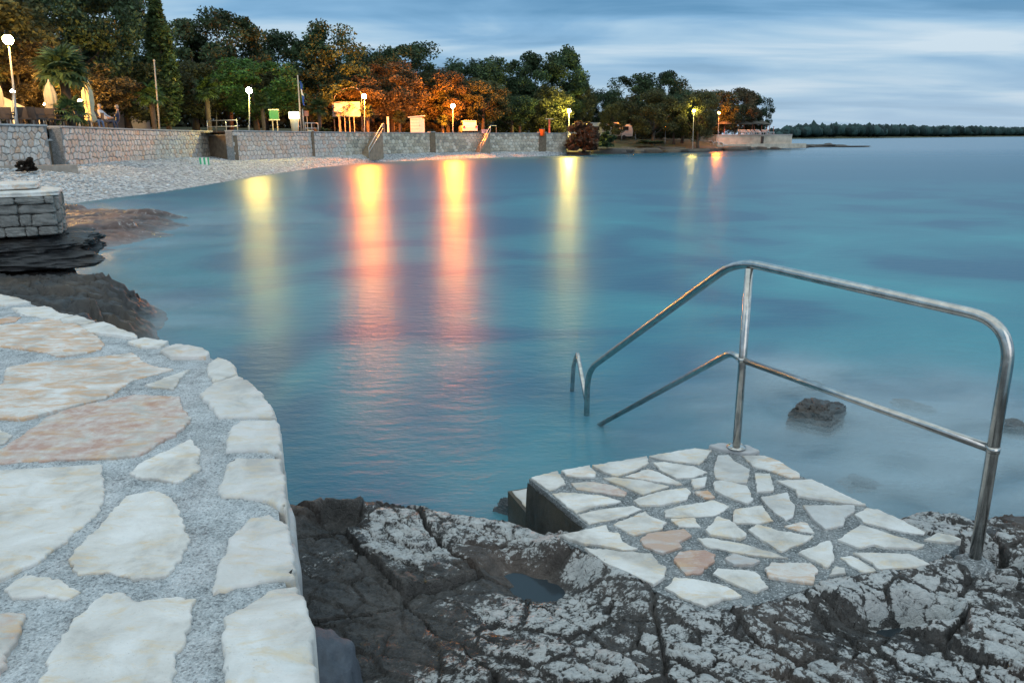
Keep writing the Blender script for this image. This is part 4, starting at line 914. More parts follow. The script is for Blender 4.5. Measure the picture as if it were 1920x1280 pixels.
stairs(884, 902, 'narrow far stairs to the beach beside the parked white car', 'grey tube rail of the far stairs beside the parked white car')
def guard(pts, label):
    r = empty('guard_rail', pts[0], label, 'railing')
    for dz in (.0, -.42): MB().tube([p+Vector((0, 0, .85+dz)) for p in pts], .03, 8).build('rail', MAT['rail_grey'], r, True)
    for p in pts: MB().tube([p, p+Vector((0, 0, .85))], .03, 8).build('post', MAT['rail_grey'], r, True)
p = Vector((WALL_LINE[4][0], WALL_LINE[4][1], ZW)); q = Vector((WALL_LINE[5][0], WALL_LINE[5][1], ZW))
d_ = (Vector((WALL_LINE[6][0], WALL_LINE[6][1], ZW))-q).normalized()
guard([at(390, 247, 57.5)*Vector((1, 1, 0)).to_3d() if False else Vector((at(390, 247, 57.5).x, 57.5, 2.56)), Vector((at(425, 247, 57).x, 57, 2.56)), Vector((at(446, 247, 56.5).x, 56.5, 2.56))], 'grey tube guard rail on the wall top above the dark return wall')
guard([Vector((at(573, 247, 67).x, 67, 2.56)), Vector((at(585, 247, 67.5).x, 67.5, 2.56)), Vector((at(597, 247, 68).x, 68, 2.56))], 'short grey guard rail on the wall top right of the flagpoles')
guard([Vector((at(1064, 262, 100.2).x, 100.2, 1.9)), Vector((at(1082, 275, 99.6).x, 99.6, 1.0))], 'sloping grey rail at the seaward end of the far wall')

# ------------------------------------------------------------------ headland and island
HL_PX = [(1040, 290.5), (1085, 290), (1160, 288), (1250, 286), (1340, 283.5), (1440, 280), (1500, 276.8), (1545, 274.8), (1578, 273)]
HL = [on(u, v, 0.0) for u, v in HL_PX]
hrow = [(-1.5, -.6), (0, 0.02), (1.2, .45), (3, .75), (6, 1.15), (11, 1.75), (17, 2.15), (26, 2.4), (60, 2.5), (150, 2.6)]
HV = []
for i, p in enumerate(HL):
    k = [1, 1, 1, 1, 1, .85, .45, .2, .06][i]
    for s, z in hrow:
        HV.append((p.x - s*.25*k - (0 if i < 5 else s*.5), p.y + s*(.97 if i < 5 else .97*k), (z*k if z > 0 else z)))
US2 = np.linspace(0, len(HL)-1, 120); HVn = np.array(HV).reshape(len(HL), len(hrow), 3); rows2 = np.linspace(0, len(hrow)-1, 46)
G = np.zeros((120, 46, 3))
for a, u in enumerate(US2):
    i = min(int(u), len(HL)-2); f = u-i; R0 = HVn[i]*(1-f)+HVn[i+1]*f
    for b, r in enumerate(rows2):
        j = min(int(r), len(hrow)-2); g = r-j; G[a, b] = R0[j]*(1-g)+R0[j+1]*g
zz = G[:, :, 2]; rk = sst(0, .3, zz)*sst(1.6, .5, zz)
G[:, :, 2] += rk*(.30*fbm(G[:, :, 0]*.35, G[:, :, 1]*.9, 4, 201)) + .12*fbm(G[:, :, 0]*.2, G[:, :, 1]*.2, 3, 202)*sst(.2, 1, zz)
def head_mat():
    ma, nt, b = new_mat('headland_ground'); L = nt.links.new; v = coords(nt); n1 = noise(nt, v, .5, 6, .6); n2 = noise(nt, v, 2.6, 6, .7); g = N(nt, 'ShaderNodeNewGeometry'); sp = N(nt, 'ShaderNodeSeparateXYZ'); L(g.outputs['Position'], sp.inputs[0])
    rockc = ramp(nt, [(.35, (.035, .033, .03)), (.55, (.11, .10, .085)), (.72, (.28, .25, .21))]); L(n2, rockc.inputs[0]); gr = ramp(nt, [(.35, (.03, .04, .015)), (.65, (.085, .085, .035))]); L(n1, gr.inputs[0])
    f = math_(nt, 'ADD', sp.outputs[2], math_(nt, 'MULTIPLY', math_(nt, 'SUBTRACT', n1, .5), 1.4)); r = ramp(nt, [(.62, 0.0), (.85, 1.0)]); L(f, r.inputs[0])
    L(mix(nt, rockc.outputs[0], gr.outputs[0], r.outputs[0]), b.inputs['Base Color']); b.inputs['Roughness'].default_value = .85; bump(nt, b, n2, 1, .15); return ma
headland = mk('headland', G.reshape(-1, 3), np.array([(a*46+b, a*46+b+1, (a+1)*46+b+1, (a+1)*46+b) for a in range(119) for b in range(45)]), head_mat(), None, True)
tag(headland, 'low rocky headland with grassy bank running out to the right', 'headland', kind='structure')
def hz_(x, y):
    d = (G[:, :, 0]-x)**2+(G[:, :, 1]-y)**2; k = np.unravel_index(np.argmin(d), d.shape); return float(G[k[0], k[1], 2])
def ground(x, y):
    g = gz(x, y) if y < 101+ (7-x)*.6 else None
    return g if g is not None else hz_(x, y)
MAT['shore_rock'] = rock_mat('headland_rock', (.02, .02, .02), (.085, .075, .065), (.20, .12, .07), (.36, .33, .30), .6, .12)
rn = random.Random(12)
for i in range(46):                                                    # rock slabs along the waterline
    f = rn.random()**.8; u = 1075+f*480; v = np.interp(u, [p[0] for p in HL_PX], [p[1] for p in HL_PX])-rn.uniform(-.3, 2.2)
    p = on(u, v, .05); w = rn.uniform(1.5, 5.5); o = block('shore_rock', (p.x, p.y+.6, .12), (w, rn.uniform(1.2, 2.4), rn.uniform(.5, 1.1)), rn.uniform(-.2, .2), MAT['shore_rock'], headland, rn.randrange(200), .35, 6)
for u, v, w, h in ((1598, 276, 7, .35), (1520, 276, 9, .9), (1550, 275, 8, .7)):
    p = on(u, v, .0); block('shore_rock', (p.x, p.y, .08), (w, 3, h), 0, MAT['shore_rock'], headland, int(u), .35, 8)

# ------------------------------------------------------------------ foliage
def leaf_mat():
    ma, nt, b = new_mat('foliage'); L = nt.links.new; oi = N(nt, 'ShaderNodeObjectInfo'); g = N(nt, 'ShaderNodeNewGeometry')
    r = ramp(nt, [(0, .42), (.5, .95), (1, 1.75)]); L(g.outputs['Random Per Island'], r.inputs[0])
    cl_ = N(nt, 'ShaderNodeAttribute', attribute_name='clump'); r2 = ramp(nt, [(0, .6), (1, 1.4)]); L(cl_.outputs['Fac'], r2.inputs[0])
    c = mix(nt, oi.outputs['Color'], r.outputs[0], 1.0, 'MULTIPLY'); c = mix(nt, c, r2.outputs[0], 1.0, 'MULTIPLY')
    nt.links.new(c, b.inputs['Base Color']); b.inputs['Roughness'].default_value = .6; b.inputs['Specular IOR Level'].default_value = .25
    tl = N(nt, 'ShaderNodeBsdfTranslucent'); L(c, tl.inputs[0]); mx = N(nt, 'ShaderNodeMixShader'); mx.inputs[0].default_value = .3
    out = nt.nodes['Material Output']; L(b.outputs[0], mx.inputs[1]); L(tl.outputs[0], mx.inputs[2]); L(mx.outputs[0], out.inputs[0])
    return ma
MAT['leaf'] = leaf_mat(); MAT['bark'] = simple('bark', (.075, .06, .048), .9, 0, .35, 6, .6)
def leaves(C, size, rng, up=0.0, asp=.55):
    """kite-shaped leaves at centres C with random orientation"""
    n = len(C); nrm = rng.standard_normal((n, 3)); nrm[:, 2] += up; nrm /= np.linalg.norm(nrm, axis=1)[:, None]
    a = np.cross(nrm, rng.standard_normal((n, 3))); a /= np.linalg.norm(a, axis=1)[:, None]+1e-9; b = np.cross(nrm, a)
    s = size*rng.uniform(.45, 1.6, (n, 1))
    V = np.stack([C-a*s, C+b*s*asp-a*s*.1, C+a*s, C-b*s*asp+a*s*.05], 1).reshape(-1, 3)
    return V, np.arange(n*4).reshape(n, 4)
def crown_mesh(name, seed, kind='oak', nclump=60, per=320, leaf=.125):
    rng = np.random.default_rng(seed); C = []; K = []
    for i in range(nclump):
        if kind == 'oak':
            for _ in range(50):
                p = rng.uniform(-1, 1, 3)
                q = np.linalg.norm(p)
                if .35 < q < 1 and not (p[2] < -.55 and np.hypot(p[0], p[1]) < .3): break
            p = p/max(q, .01)*(q**.45); k = 1+.22*math.sin(math.atan2(p[1], p[0])*2+seed)+.12*math.sin(5*p[0]+seed*2)
            c = np.array([p[0]*3.5*k, p[1]*3.5*k, 6.0+p[2]*3.7*(1+.10*math.sin(3*p[1]+seed))]); r = rng.uniform(.65, 1.35)
        elif kind == 'pine':
            a = rng.uniform(0, 2*math.pi); rr = math.sqrt(rng.random())*3.6; c = np.array([rr*math.cos(a), rr*math.sin(a), 5.2+3.8*math.sqrt(max(0, 1-(rr/4.1)**2))-rng.random()*2.2]); r = rng.uniform(.6, 1.0)
        elif kind == 'cypress':
            h = rng.random()**.9; c = np.array([0, 0, 1.1+h*8.6]); w = .92*math.sin(min(1, (1-h)*1.25+.04)*math.pi/2)*(1 if h > .12 else .55+h*3.6); a = rng.uniform(0, 6.28); c[:2] = w*.62*np.array([math.cos(a), math.sin(a)]); r = .28+w*.26
        elif kind == 'bush':
            p = rng.standard_normal(3); p /= np.linalg.norm(p); p[2] = abs(p[2]); c = p*np.array([3.6, 3.6, 7.5])*rng.random()**.35; r = rng.uniform(.7, 1.2)
        d = rng.standard_normal((per, 3)); d /= np.linalg.norm(d, axis=1)[:, None]; rad = r*rng.random((per, 1))**.45
        sq = np.array([1, 1, .8]) if kind != 'cypress' else np.array([.8, .8, 2.0])
        C.append(c+d*rad*sq); K.append(np.full(per, rng.random()))
    C = np.concatenate(C); V, Fq = leaves(C, leaf, rng, .3)
    if kind in ('oak', 'bush'): V[:, 2] = np.maximum(V[:, 2], .15)
    o = mk(name, V, Fq, MAT['leaf'], None); fattr(o, 'clump', np.repeat(np.concatenate(K), 4)); me = o.data; bpy.data.objects.remove(o); return me
def trunk_mesh(seed, kind='oak'):
    rn = random.Random(seed); b = MB()
    if kind == 'cypress': b.tube([(0, 0, -.3), (.02, 0, 1.2), (0, .03, 5), (0, 0, 9)], [.16, .13, .08, .02], 8)
    elif kind == 'bush':
        for k in range(5): b.tube([(rn.uniform(-.3, .3), rn.uniform(-.3, .3), -.3), (rn.uniform(-1, 1), rn.uniform(-1, 1), 3), (rn.uniform(-2, 2), rn.uniform(-2, 2), 5)], [.16, .1, .03], 6)
    else:
        bx, by = rn.uniform(-.5, .5), rn.uniform(-.5, .5)
        b.tube([(0, 0, -.4), (bx*.3, by*.3, 1.0), (bx*.6, by*.7, 2.2), (bx, by, 4.0), (bx*1.2, by*.8, 6.8)], [.34, .25, .21, .15, .05], 9)
        for k in range(7):
            a = k*2.4+rn.random(); h = rn.uniform(1.9, 4.6); r = rn.uniform(1.8, 3.0); s = (bx*h/4, by*h/4, h)
            b.tube([s, (s[0]+math.cos(a)*r*.45, s[1]+math.sin(a)*r*.45, h+.8), (s[0]+math.cos(a)*r, s[1]+math.sin(a)*r, h+rn.uniform(1.6, 3.0))], [.12, .08, .025], 6)
    o = b.build('trunk', MAT['bark'], None, True); me = o.data; bpy.data.objects.remove(o); return me
OAK = [(crown_mesh('crown_mesh', 30+i), trunk_mesh(40+i)) for i in range(5)]
PINE = [(crown_mesh('crown_mesh', 60, 'pine', 60, 150, .17), trunk_mesh(61))]
CYP = [(crown_mesh('crown_mesh', 62, 'cypress', 85, 110, .13), trunk_mesh(63, 'cypress'))]
BUSH = [(crown_mesh('crown_mesh', 64+i, 'bush', 40, 120, .42), trunk_mesh(66+i, 'bush')) for i in range(2)]
def plant(name, cat, u, vtop, wpx, Y, lib, k, color, label, group=None, lean=0, z=None, unit=(8.2, 9.9)):
    p = at(u, 240, Y); z0 = ground(p.x, Y) if z is None else z; top = at(u, vtop, Y).z; h = max(.6, top-z0); w = wpx*Y/F
    root = empty(name, (p.x, Y, z0), label, cat, group); cm, tm = lib[k % len(lib)]
    rz = (k*1.7+u*.013) % 6.28
    for nm, me in (('trunk', tm), ('crown', cm)):
        o = bpy.data.objects.new(nm, me); COL.objects.link(o); o.parent = root; o.rotation_euler = (0, lean, rz); o.scale = (w/unit[0], w/unit[0], h/unit[1]); o.color = (*color, 1)
    return root
DG, OL, LIT_BR, GG, LG = (.042, .072, .036), (.075, .085, .038), (.105, .085, .045), (.050, .088, .040), (.060, .135, .036)  # the brown tint has lamp glow put into the leaf colour
GT = 'trees behind the promenade'
TR = [(-40, -70, 250, 44, 0, OL, 'towering olive-green tree cut by the left edge of the frame'), (40, 60, 190, 46, 1, LIT_BR, 'brownish tree lit gold behind the nearest tall lamp'), (95, -60, 260, 56, 2, DG, 'dark evergreen rising out of frame above the big palm'),
 (185, -45, 190, 52, 3, DG, 'dark evergreen out of frame just right of the big palm'), (240, -25, 150, 60, 4, DG, 'dark tree crown touching the top edge left of the cypress'), (165, 120, 150, 50, 0, LIT_BR, 'brown low tree glowing gold behind the closed parasols'), (245, 120, 150, 55, 1, OL, 'olive tree filling the gap left of the cypress'),
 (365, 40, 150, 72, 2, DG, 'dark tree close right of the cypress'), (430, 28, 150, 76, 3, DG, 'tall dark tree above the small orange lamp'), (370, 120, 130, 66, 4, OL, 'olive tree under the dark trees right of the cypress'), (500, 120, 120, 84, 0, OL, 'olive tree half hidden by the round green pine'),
 (555, 60, 130, 86, 1, DG, 'dark tall tree left half of the clump behind the flagpoles'), (612, 50, 140, 84, 2, GG, 'tall green tree behind the flag'), (590, 140, 130, 80, 3, DG, 'dark lower tree behind the green sign'), (655, 150, 120, 83, 4, LIT_BR, 'russet tree glowing orange behind the billboard'),
 (700, 85, 110, 96, 0, DG, 'dark tree top above the brightest orange lamp'), (755, 80, 130, 98, 1, DG, 'dark rounded tree between the two orange lamps'), (735, 120, 130, 86, 2, LIT_BR, 'tree with a lamplit reddish-brown tint right of the brightest orange lamp'), (790, 140, 110, 95, 3, OL, 'brownish tree above the white cabin'),
 (840, 135, 100, 95, 4, LIT_BR, 'olive tree with a lamplit brown tint behind the second orange lamp'), (880, 107, 110, 106, 0, DG, 'dark broad tree right of the second orange lamp'), (905, 145, 100, 96, 1, OL, 'brown-orange tree above the parked white car'), (945, 112, 100, 110, 2, DG, 'dark tree left of the silver car'),
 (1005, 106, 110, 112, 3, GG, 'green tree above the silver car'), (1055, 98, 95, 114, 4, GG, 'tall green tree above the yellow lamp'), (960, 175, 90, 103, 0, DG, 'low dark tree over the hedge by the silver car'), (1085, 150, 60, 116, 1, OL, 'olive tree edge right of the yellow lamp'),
 (20, 130, 120, 50, 3, LIT_BR, 'gold-lit low tree behind the left parasol'), (105, 150, 110, 52, 4, LIT_BR, 'gold-lit low tree behind the big palm trunk'), (1030, 165, 90, 108, 2, OL, 'shaded tree hanging over the caravans')]
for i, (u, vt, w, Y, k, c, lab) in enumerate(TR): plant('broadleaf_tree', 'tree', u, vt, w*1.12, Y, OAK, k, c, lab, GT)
GH = 'trees on the headland'
for u, vt, w, Y, k, c, lab in [(1132, 165, 70, 128, 0, DG, 'dark tree at the landward end of the headland'), (1150, 192, 50, 118, 1, OL, 'small pale olive tree right of the caravans'), (1185, 142, 90, 132, 2, DG, 'tall dark tree on the headland, left of its highest crown'), (1240, 140, 90, 134, 3, DG, 'highest dark crown on the headland'),
 (1225, 172, 90, 118, 4, OL, 'pale olive tree standing forward on the headland bank'), (1280, 168, 70, 126, 0, DG, 'dark narrow tree left of the lamp in the leaves'), (1310, 168, 72, 120, 1, OL, 'small tree with a yellow lamp shining through its leaves'), (1350, 172, 75, 136, 2, OL, 'tree in front of the orange lamp on the headland'),
 (1385, 170, 80, 138, 3, LIT_BR, 'orange-lit tree over the thatched shelter'), (1415, 180, 50, 140, 4, DG, 'last tree at the tip of the headland'), (1265, 195, 60, 122, 1, DG, 'low dark tree in the middle of the headland')]:
    plant('broadleaf_tree', 'tree', u, vt, w*1.15, Y, OAK, k, c, lab, GH)
plant('umbrella_pine', 'tree', 482, 114, 172, 68, OAK, 2, LG, 'round bright green pine behind the yellow lamp')
plant('cypress_tree', 'tree', 317, -5, 66, 56, CYP, 0, (.065, .105, .040), 'tall slim cypress rising to the top edge', unit=(2.1, 9.8))
for u, vt, w, Y, c, lab in [(1095, 218, 72, 99, (.085, .055, .035), 'large brown shrub at the seaward end of the far wall'), (1140, 243, 42, 104, DG, 'rounded dark bush on the headland bank'), (1018, 278, 22, 98.5, DG, 'low green bush at the foot of the far wall end'), (38, 305, 38, 30.6, (.03, .022, .016), 'dry dark bush hanging over the concrete kerb'), (770, 240, 30, 88, DG, 'round clipped shrub left of the white cabin'), (1060, 255, 40, 103, (.06, .05, .03), 'brown scrub behind the end of the far wall'), (1220, 262, 60, 113, DG, 'dark scrub patch on the headland slope'), (608, 238, 22, 69, GG, 'small green shrub left of the low palm'), (1460, 262, 30, 150, OL, 'low scrub at the end of the headland terrace')]:
    p = at(u, 240, Y); zt = at(u, vt, Y).z; zb = {38: .9, 1018: .4, 1095: .5, 1140: .9, 1060: 1.3, 1220: 1.2, 1460: 1.0}.get(u, ground(p.x, Y)); plant('shrub', 'shrub', u, vt, w, Y, BUSH, u, c, lab, z=zb, unit=(8.6, 8.2))

# hedge and the far wood
def leaf_box(name, line, z0, h, th, n, leaf, color, label, cat):
    rng = np.random.default_rng(len(label)); C = []
    P = [Vector(p) for p in line]; L = sum((P[i+1]-P[i]).length for i in range(len(P)-1))
    for i in range(len(P)-1):
        k = int(n*(P[i+1]-P[i]).length/L); t = rng.random(k)[:, None]; a, b = np.array(P[i]), np.array(P[i+1]); nn = np.array([-(b-a)[1], (b-a)[0], 0]); nn = nn/np.linalg.norm(nn)
        q = a+(b-a)*t; off = rng.uniform(-1, 1, (k, 1)); hh = rng.random((k, 1))**.7
        q = q+nn*off*th/2; q[:, 2] = (z0+hh*h*(1+.08*np.sin(t*40)))[:, 0]; C.append(q)
    V, Fq = leaves(np.concatenate(C), leaf, rng, 0); o = mk(name, V, Fq, MAT['leaf']); fattr(o, 'clump', np.full(len(V), .5)); o.color = (*color, 1)
    return tag(o, label, cat)
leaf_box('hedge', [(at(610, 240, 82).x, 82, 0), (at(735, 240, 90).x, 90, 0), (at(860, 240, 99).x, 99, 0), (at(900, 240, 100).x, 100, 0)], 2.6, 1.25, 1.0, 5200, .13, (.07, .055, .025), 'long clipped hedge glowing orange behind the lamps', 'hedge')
leaf_box('hedge', [(at(905, 240, 100.5).x, 100.5, 0), (at(1060, 240, 112).x, 112, 0)], 2.6, 1.35, 1.0, 3600, .13, (.035, .045, .02), 'dark clipped hedge behind the silver car', 'hedge')
leaf_box('hedge', [(at(1120, 240, 126).x, 126, 0), (at(1300, 240, 130).x, 130, 0)], 1.9, 1.0, 1.2, 2600, .16, (.035, .045, .02), 'low hedge below the caravans on the headland', 'hedge')
leaf_box('thicket', [(at(-120, 240, 62).x, 62, 0), (at(150, 240, 70).x, 70, 0), (at(330, 240, 90).x, 90, 0), (at(560, 240, 106).x, 106, 0), (at(800, 240, 118).x, 118, 0), (at(1100, 240, 136).x, 136, 0)], 2.2, 6.5, 3.0, 36000, .36, (.028, .034, .016), 'dark undergrowth closing the view behind the promenade trunks', 'undergrowth')
leaf_box('thicket', [(at(1090, 240, 142).x, 142, 0), (at(1290, 240, 150).x, 150, 0), (at(1345, 240, 152).x, 152, 0)], 1.8, 4.0, 2.5, 10000, .36, (.03, .036, .018), 'dark undergrowth between the headland trunks', 'undergrowth')
# wooded island on the horizon
ISL = [(1420, 900), (1520, 980), (1640, 1150), (1780, 1500), (1960, 2000), (2200, 2600)]
IV, IF = [], []
for i, (u, Y) in enumerate(ISL):
    x = at(u, 255, Y).x
    for dy, z in ((-25, -1), (0, 1.2), (30, 3.0), (120, 5.0), (400, 1)): IV.append((x, Y+dy, z))
IF = [(i*5+j, i*5+j+1, (i+1)*5+j+1, (i+1)*5+j) for i in range(len(ISL)-1) for j in range(4)]
isl = mk('island', IV, IF, MAT['grass'], None, True); tag(isl, 'low wooded island on the horizon at the right', 'island', kind='structure')
rng = np.random.default_rng(5); VV, FF, nb = [], [], 0
for k in range(900):
    u = rng.uniform(1445, 2150) if k > 60 else rng.uniform(1425, 1470); Y = np.interp(u, [p[0] for p in ISL], [p[1] for p in ISL])+rng.uniform(0, 90); p = at(u, 250, Y)
    r = rng.uniform(5.0, 9.5)*Y/1200; hgt = (19 if u > 1470 else 15)*np.interp(u, [1440, 1560, 1700, 2100], [.72, 1.0, 1.05, 1.25])*(.72+.34*rng.random())
    sc_ = 1+.18*rng.standard_normal((12, 1)); VV.append(iv*sc_*np.array([r, r, hgt*.42])+np.array([p.x, Y, hgt*.58])); FF.append(fi+nb); nb += 12
    q = rng.standard_normal((34, 3)); q /= np.linalg.norm(q, axis=1)[:, None]; q[:, 2] = np.abs(q[:, 2]); lv, lf = leaves(q*np.array([r, r, hgt*.42])*1.02+np.array([p.x, Y, hgt*.58]), .55*Y/1000, rng); tri = np.concatenate([lf[:, :3], lf[:, [0, 2, 3]]]); VV.append(lv); FF.append(tri+nb); nb += len(lv)
wood = mk('wood', np.concatenate(VV), np.concatenate(FF), MAT['leaf']); wood.color = (.030, .065, .062, 1); fattr(wood, 'clump', np.full(nb, .5)); tag(wood, 'dense dark wood covering the distant island', 'wood', kind='stuff')  # bluish leaf colour stands in for the distance haze

# ------------------------------------------------------------------ palms
def frond_mesh():
    b = MB(); n = 15
    b.tube([(0, 0, 0), (.32, 0, .10), (.62, 0, .12)], [.022, .016, .012], 5)
    for k in range(n):
        a = math.radians(-125+250*k/(n-1)); L = .72*(1-.25*abs(a)/2.2); c, s = math.cos(a), math.sin(a); x0 = .60
        tip = (x0+c*L, s*L, .10-.20*L-.05*abs(s)); md = (x0+c*L*.5, s*L*.5, .15); w = .075
        b.add([(x0, 0, .12), (md[0]-s*w, md[1]+c*w, md[2]), tip, (md[0]+s*w, md[1]-c*w, md[2])], [(0, 1, 2, 3)])
    o = b.build('frond', MAT['leaf'], None); fattr(o, 'clump', np.full(len(o.data.vertices), .6)); me = o.data; bpy.data.objects.remove(o); return me
FROND = frond_mesh()
def palm_trunk_mesh():
    b = MB(); pr = [(.16, -.2)]
    for k in range(24): pr += [(.135+.035*(k/24), k/24), (.150+.035*(k/24), (k+.7)/24)]
    b.lathe((0, 0, 0), pr, 10); o = b.build('trunk', MAT['bark'], None, True); me = o.data; bpy.data.objects.remove(o); return me
PTR = palm_trunk_mesh()
def palm(u, vtop, vcrown, Y, spread, nf, label, color=(.03, .06, .02), thick=1.0):
    p = at(u, 240, Y); z0 = ground(p.x, Y); zc = at(u, vcrown, Y).z; root = empty('palm_tree', (p.x, Y, z0), label, 'palm tree', 'fan palms on the promenade')
    t = bpy.data.objects.new('trunk', PTR); COL.objects.link(t); t.parent = root; t.scale = (thick, thick, zc-z0)
    sc_ = spread*Y/F/1.32
    for k in range(nf):
        f = bpy.data.objects.new('frond', FROND); COL.objects.link(f); f.parent = root; f.location = (0, 0, zc-z0); el = math.radians(75-120*(k+.5)/nf); f.color = (*color, 1)
        f.rotation_euler = (random.uniform(-.3, .3), -el, k*2.39996+u); q = sc_*random.uniform(.85, 1.1); f.scale = (q, q, q)
    return root
palm(133, 90, 138, 38.5, 56, 40, 'big dark fan palm beside the closed parasols', (.05, .095, .045), 1.35)
palm(136, 190, 214, 37.5, 42, 14, 'small palm sprouting at the foot of the big palm', (.05, .095, .04))
palm(290, 165, 182, 51.5, 34, 18, 'slim young fan palm beside the bare flagpole', (.05, .10, .03))
palm(393, 150, 172, 60, 32, 26, 'fan palm below the small orange lamp', (.03, .055, .02), 1.2)
palm(495, 178, 196, 65, 24, 20, 'fan palm right of the yellow lamp', (.028, .05, .018))
palm(600, 190, 204, 70, 24, 24, 'fan palm between the flagpoles and the billboard', (.03, .06, .025))
palm(690, 195, 210, 79, 18, 14, 'dim fan palm directly behind the brightest orange lamp', (.03, .05, .02))
palm(750, 210, 222, 83, 18, 18, 'low fan palm left of the white cabin', (.04, .055, .02))
palm(830, 215, 226, 91, 15, 16, 'low fan palm left of the second orange lamp', (.04, .055, .02))
palm(975, 224, 232, 101, 12, 14, 'small palm left of the silver car', (.04, .055, .02))

# ------------------------------------------------------------------ lamps
def glow_mat(name, col, strength):
    ma = bpy.data.materials.new(name); ma.use_nodes = True; nt = ma.node_tree; nt.nodes.clear(); e = N(nt, 'ShaderNodeEmission'); e.inputs[0].default_value = (*col, 1); e.inputs[1].default_value = strength; o = N(nt, 'ShaderNodeOutputMaterial'); nt.links.new(e.outputs[0], o.inputs[0]); return ma
ORANGE, GOLD, YEL = (1, .25, .014), (1, .48, .08), (1, .72, .13)
MAT['pole'] = simple('painted_pole', (.30, .33, .35), .5, .3)
def ball(c, r, name, mat, parent):
    bm = bmesh.new(); bmesh.ops.create_icosphere(bm, subdivisions=3, radius=r, matrix=Matrix.Translation(Vector(c))); me = bpy.data.meshes.new(name); bm.to_mesh(me); bm.free(); return finish(bpy.data.objects.new(name, me), parent, True, mat)
def lamp(u, v, Y, col, strength, r, label, base=None, ub=None, group='lit globe street lamps'):
    g = at(u, v, Y); b = at(ub if ub else u, 240, Y); z0 = ground(b.x, Y) if base is None else base
    root = empty('street_lamp', (b.x, Y, z0), label, 'street lamp', group); gx = Vector((g.x, Y, g.z))
    MB().tube([(b.x, Y, z0-.2), (b.x, Y, z0+.5), (b.x+(g.x-b.x)*.2, Y, z0+.55), gx-Vector((0, 0, r*.9))], [.07, .07, .045, .035], 8).build('pole', MAT['pole'], root, True)
    MB().lathe((g.x, Y, g.z-r*1.15), [(.05, 0), (.09, .05), (.10, .09)], 10).build('collar', MAT['pole'], root, True)
    ball((g.x, Y, g.z), r, 'globe', glow_mat('lamp_glow', col, strength), root)
LAMPS = [(15, 75, 34.5, GOLD, 700, .20, 'tallest globe lamp with golden light at the left edge', None, 33), (405, 155, 68, ORANGE, 260, .10, 'small orange globe lamp among the trees', None, None), (467, 170, 57.5, YEL, 950, .20, 'yellow-green globe lamp in front of the round pine', None, None),
 (683, 181, 76.5, ORANGE, 5200, .21, 'brightest orange globe lamp beside the billboard', None, None), (849, 199, 88.5, ORANGE, 6000, .22, 'second orange globe lamp right of the white cabin', None, None), (1067, 208, 103, YEL, 2600, .21, 'yellow globe lamp above the brown shrub', None, None),
 (1301, 208, 117.5, YEL, 900, .15, 'yellow lamp shining through the leaves of a headland tree', None, None), (1348, 212, 131, ORANGE, 2600, .16, 'orange lamp behind the leaves near the thatched shelter', None, None)]
for u, v, Y, c, s, r, lab, b0, ub in LAMPS: lamp(u, v, Y, c, s, r, lab, b0, ub)
GR = 'low restaurant lamps under the trees'
for u, v, Y, s, lab in ((24, 172, 39.5, 3200, 'low golden restaurant lamp behind the left parasol'), (150, 190, 45.5, 5500, 'low golden restaurant lamp behind the right parasol'), (86, 196, 40, 2600, 'low golden restaurant lamp left of the big palm'), (1166, 232, 122, 500, 'low orange lamp by the camping tent'), (1192, 236, 124, 420, 'low orange lamp between the headland trunks'), (1248, 238, 121, 260, 'low orange lamp in the middle of the headland'), (1375, 226, 139, 900, 'low orange lamp behind the thatched shelters')):
    lamp(u, v, Y, GOLD if u < 900 else ORANGE, s, .10, lab, None, None, GR)
# ------------------------------------------------------------------ things on the promenade
MAT['cream'] = simple('cream_canvas', (.62, .54, .36), .85, 0, .1, 5); MAT['white'] = simple('white_paint', (.72, .72, .72), .5, 0, .06); MAT['wood_pale'] = simple('pale_wood', (.42, .38, .32), .7, 0, .2)
MAT['dark'] = simple('dark_wicker', (.05, .04, .035), .7, 0, .3); MAT['glass'] = simple('dark_glass', (.02, .03, .04), .08, 0, .1); MAT['tyre'] = simple('tyre_rubber', (.02, .02, .02), .8); MAT['green'] = simple('green_sign', (.01, .20, .10), .5, 0, .15); MAT['flag'] = simple('blue_flag', (.015, .07, .33), .8, 0, .25, 3)
def gpt(u, Y): p = at(u, 240, Y); return Vector((p.x, Y, ground(p.x, Y)))
def parasol(u, vtop, Y, label):
    g = gpt(u, Y); h = at(u, vtop, Y).z-g.z; root = empty('closed_parasol', g, label, 'parasol', 'closed cream parasols')
    MB().tube([g-Vector((0, 0, .1)), g+Vector((0, 0, h+.08))], .028, 8).build('pole', MAT['white'], root, True)
    MB().lathe(g, [(.12, h*.16), (.27, h*.20), (.23, h*.30), (.17, h*.38), (.25, h*.52), (.24, h*.74), (.15, h*.9), (.03, h)], 28, .16, 7).build('canopy', MAT['cream'], root, True); cn_ = root.children[-1] if root.children[-1].name.startswith('canopy') else [c for c in root.children if c.name.startswith('canopy')][0]
    MB().lathe(g, [(.185, h*.365), (.195, h*.38), (.185, h*.395)], 16).build('tie', MAT['cream'], cn_, True)
    MB().lathe(g, [(.3, 0), (.3, .06), (.05, .09)], 14).build('base', MAT['cap'], root, True)
parasol(3, 142, 35.5, 'closed cream parasol at the left edge below the tall lamp'); parasol(104, 153, 37.5, 'closed cream parasol left of the big palm'); parasol(173, 146, 41.5, 'closed cream parasol right of the big palm')
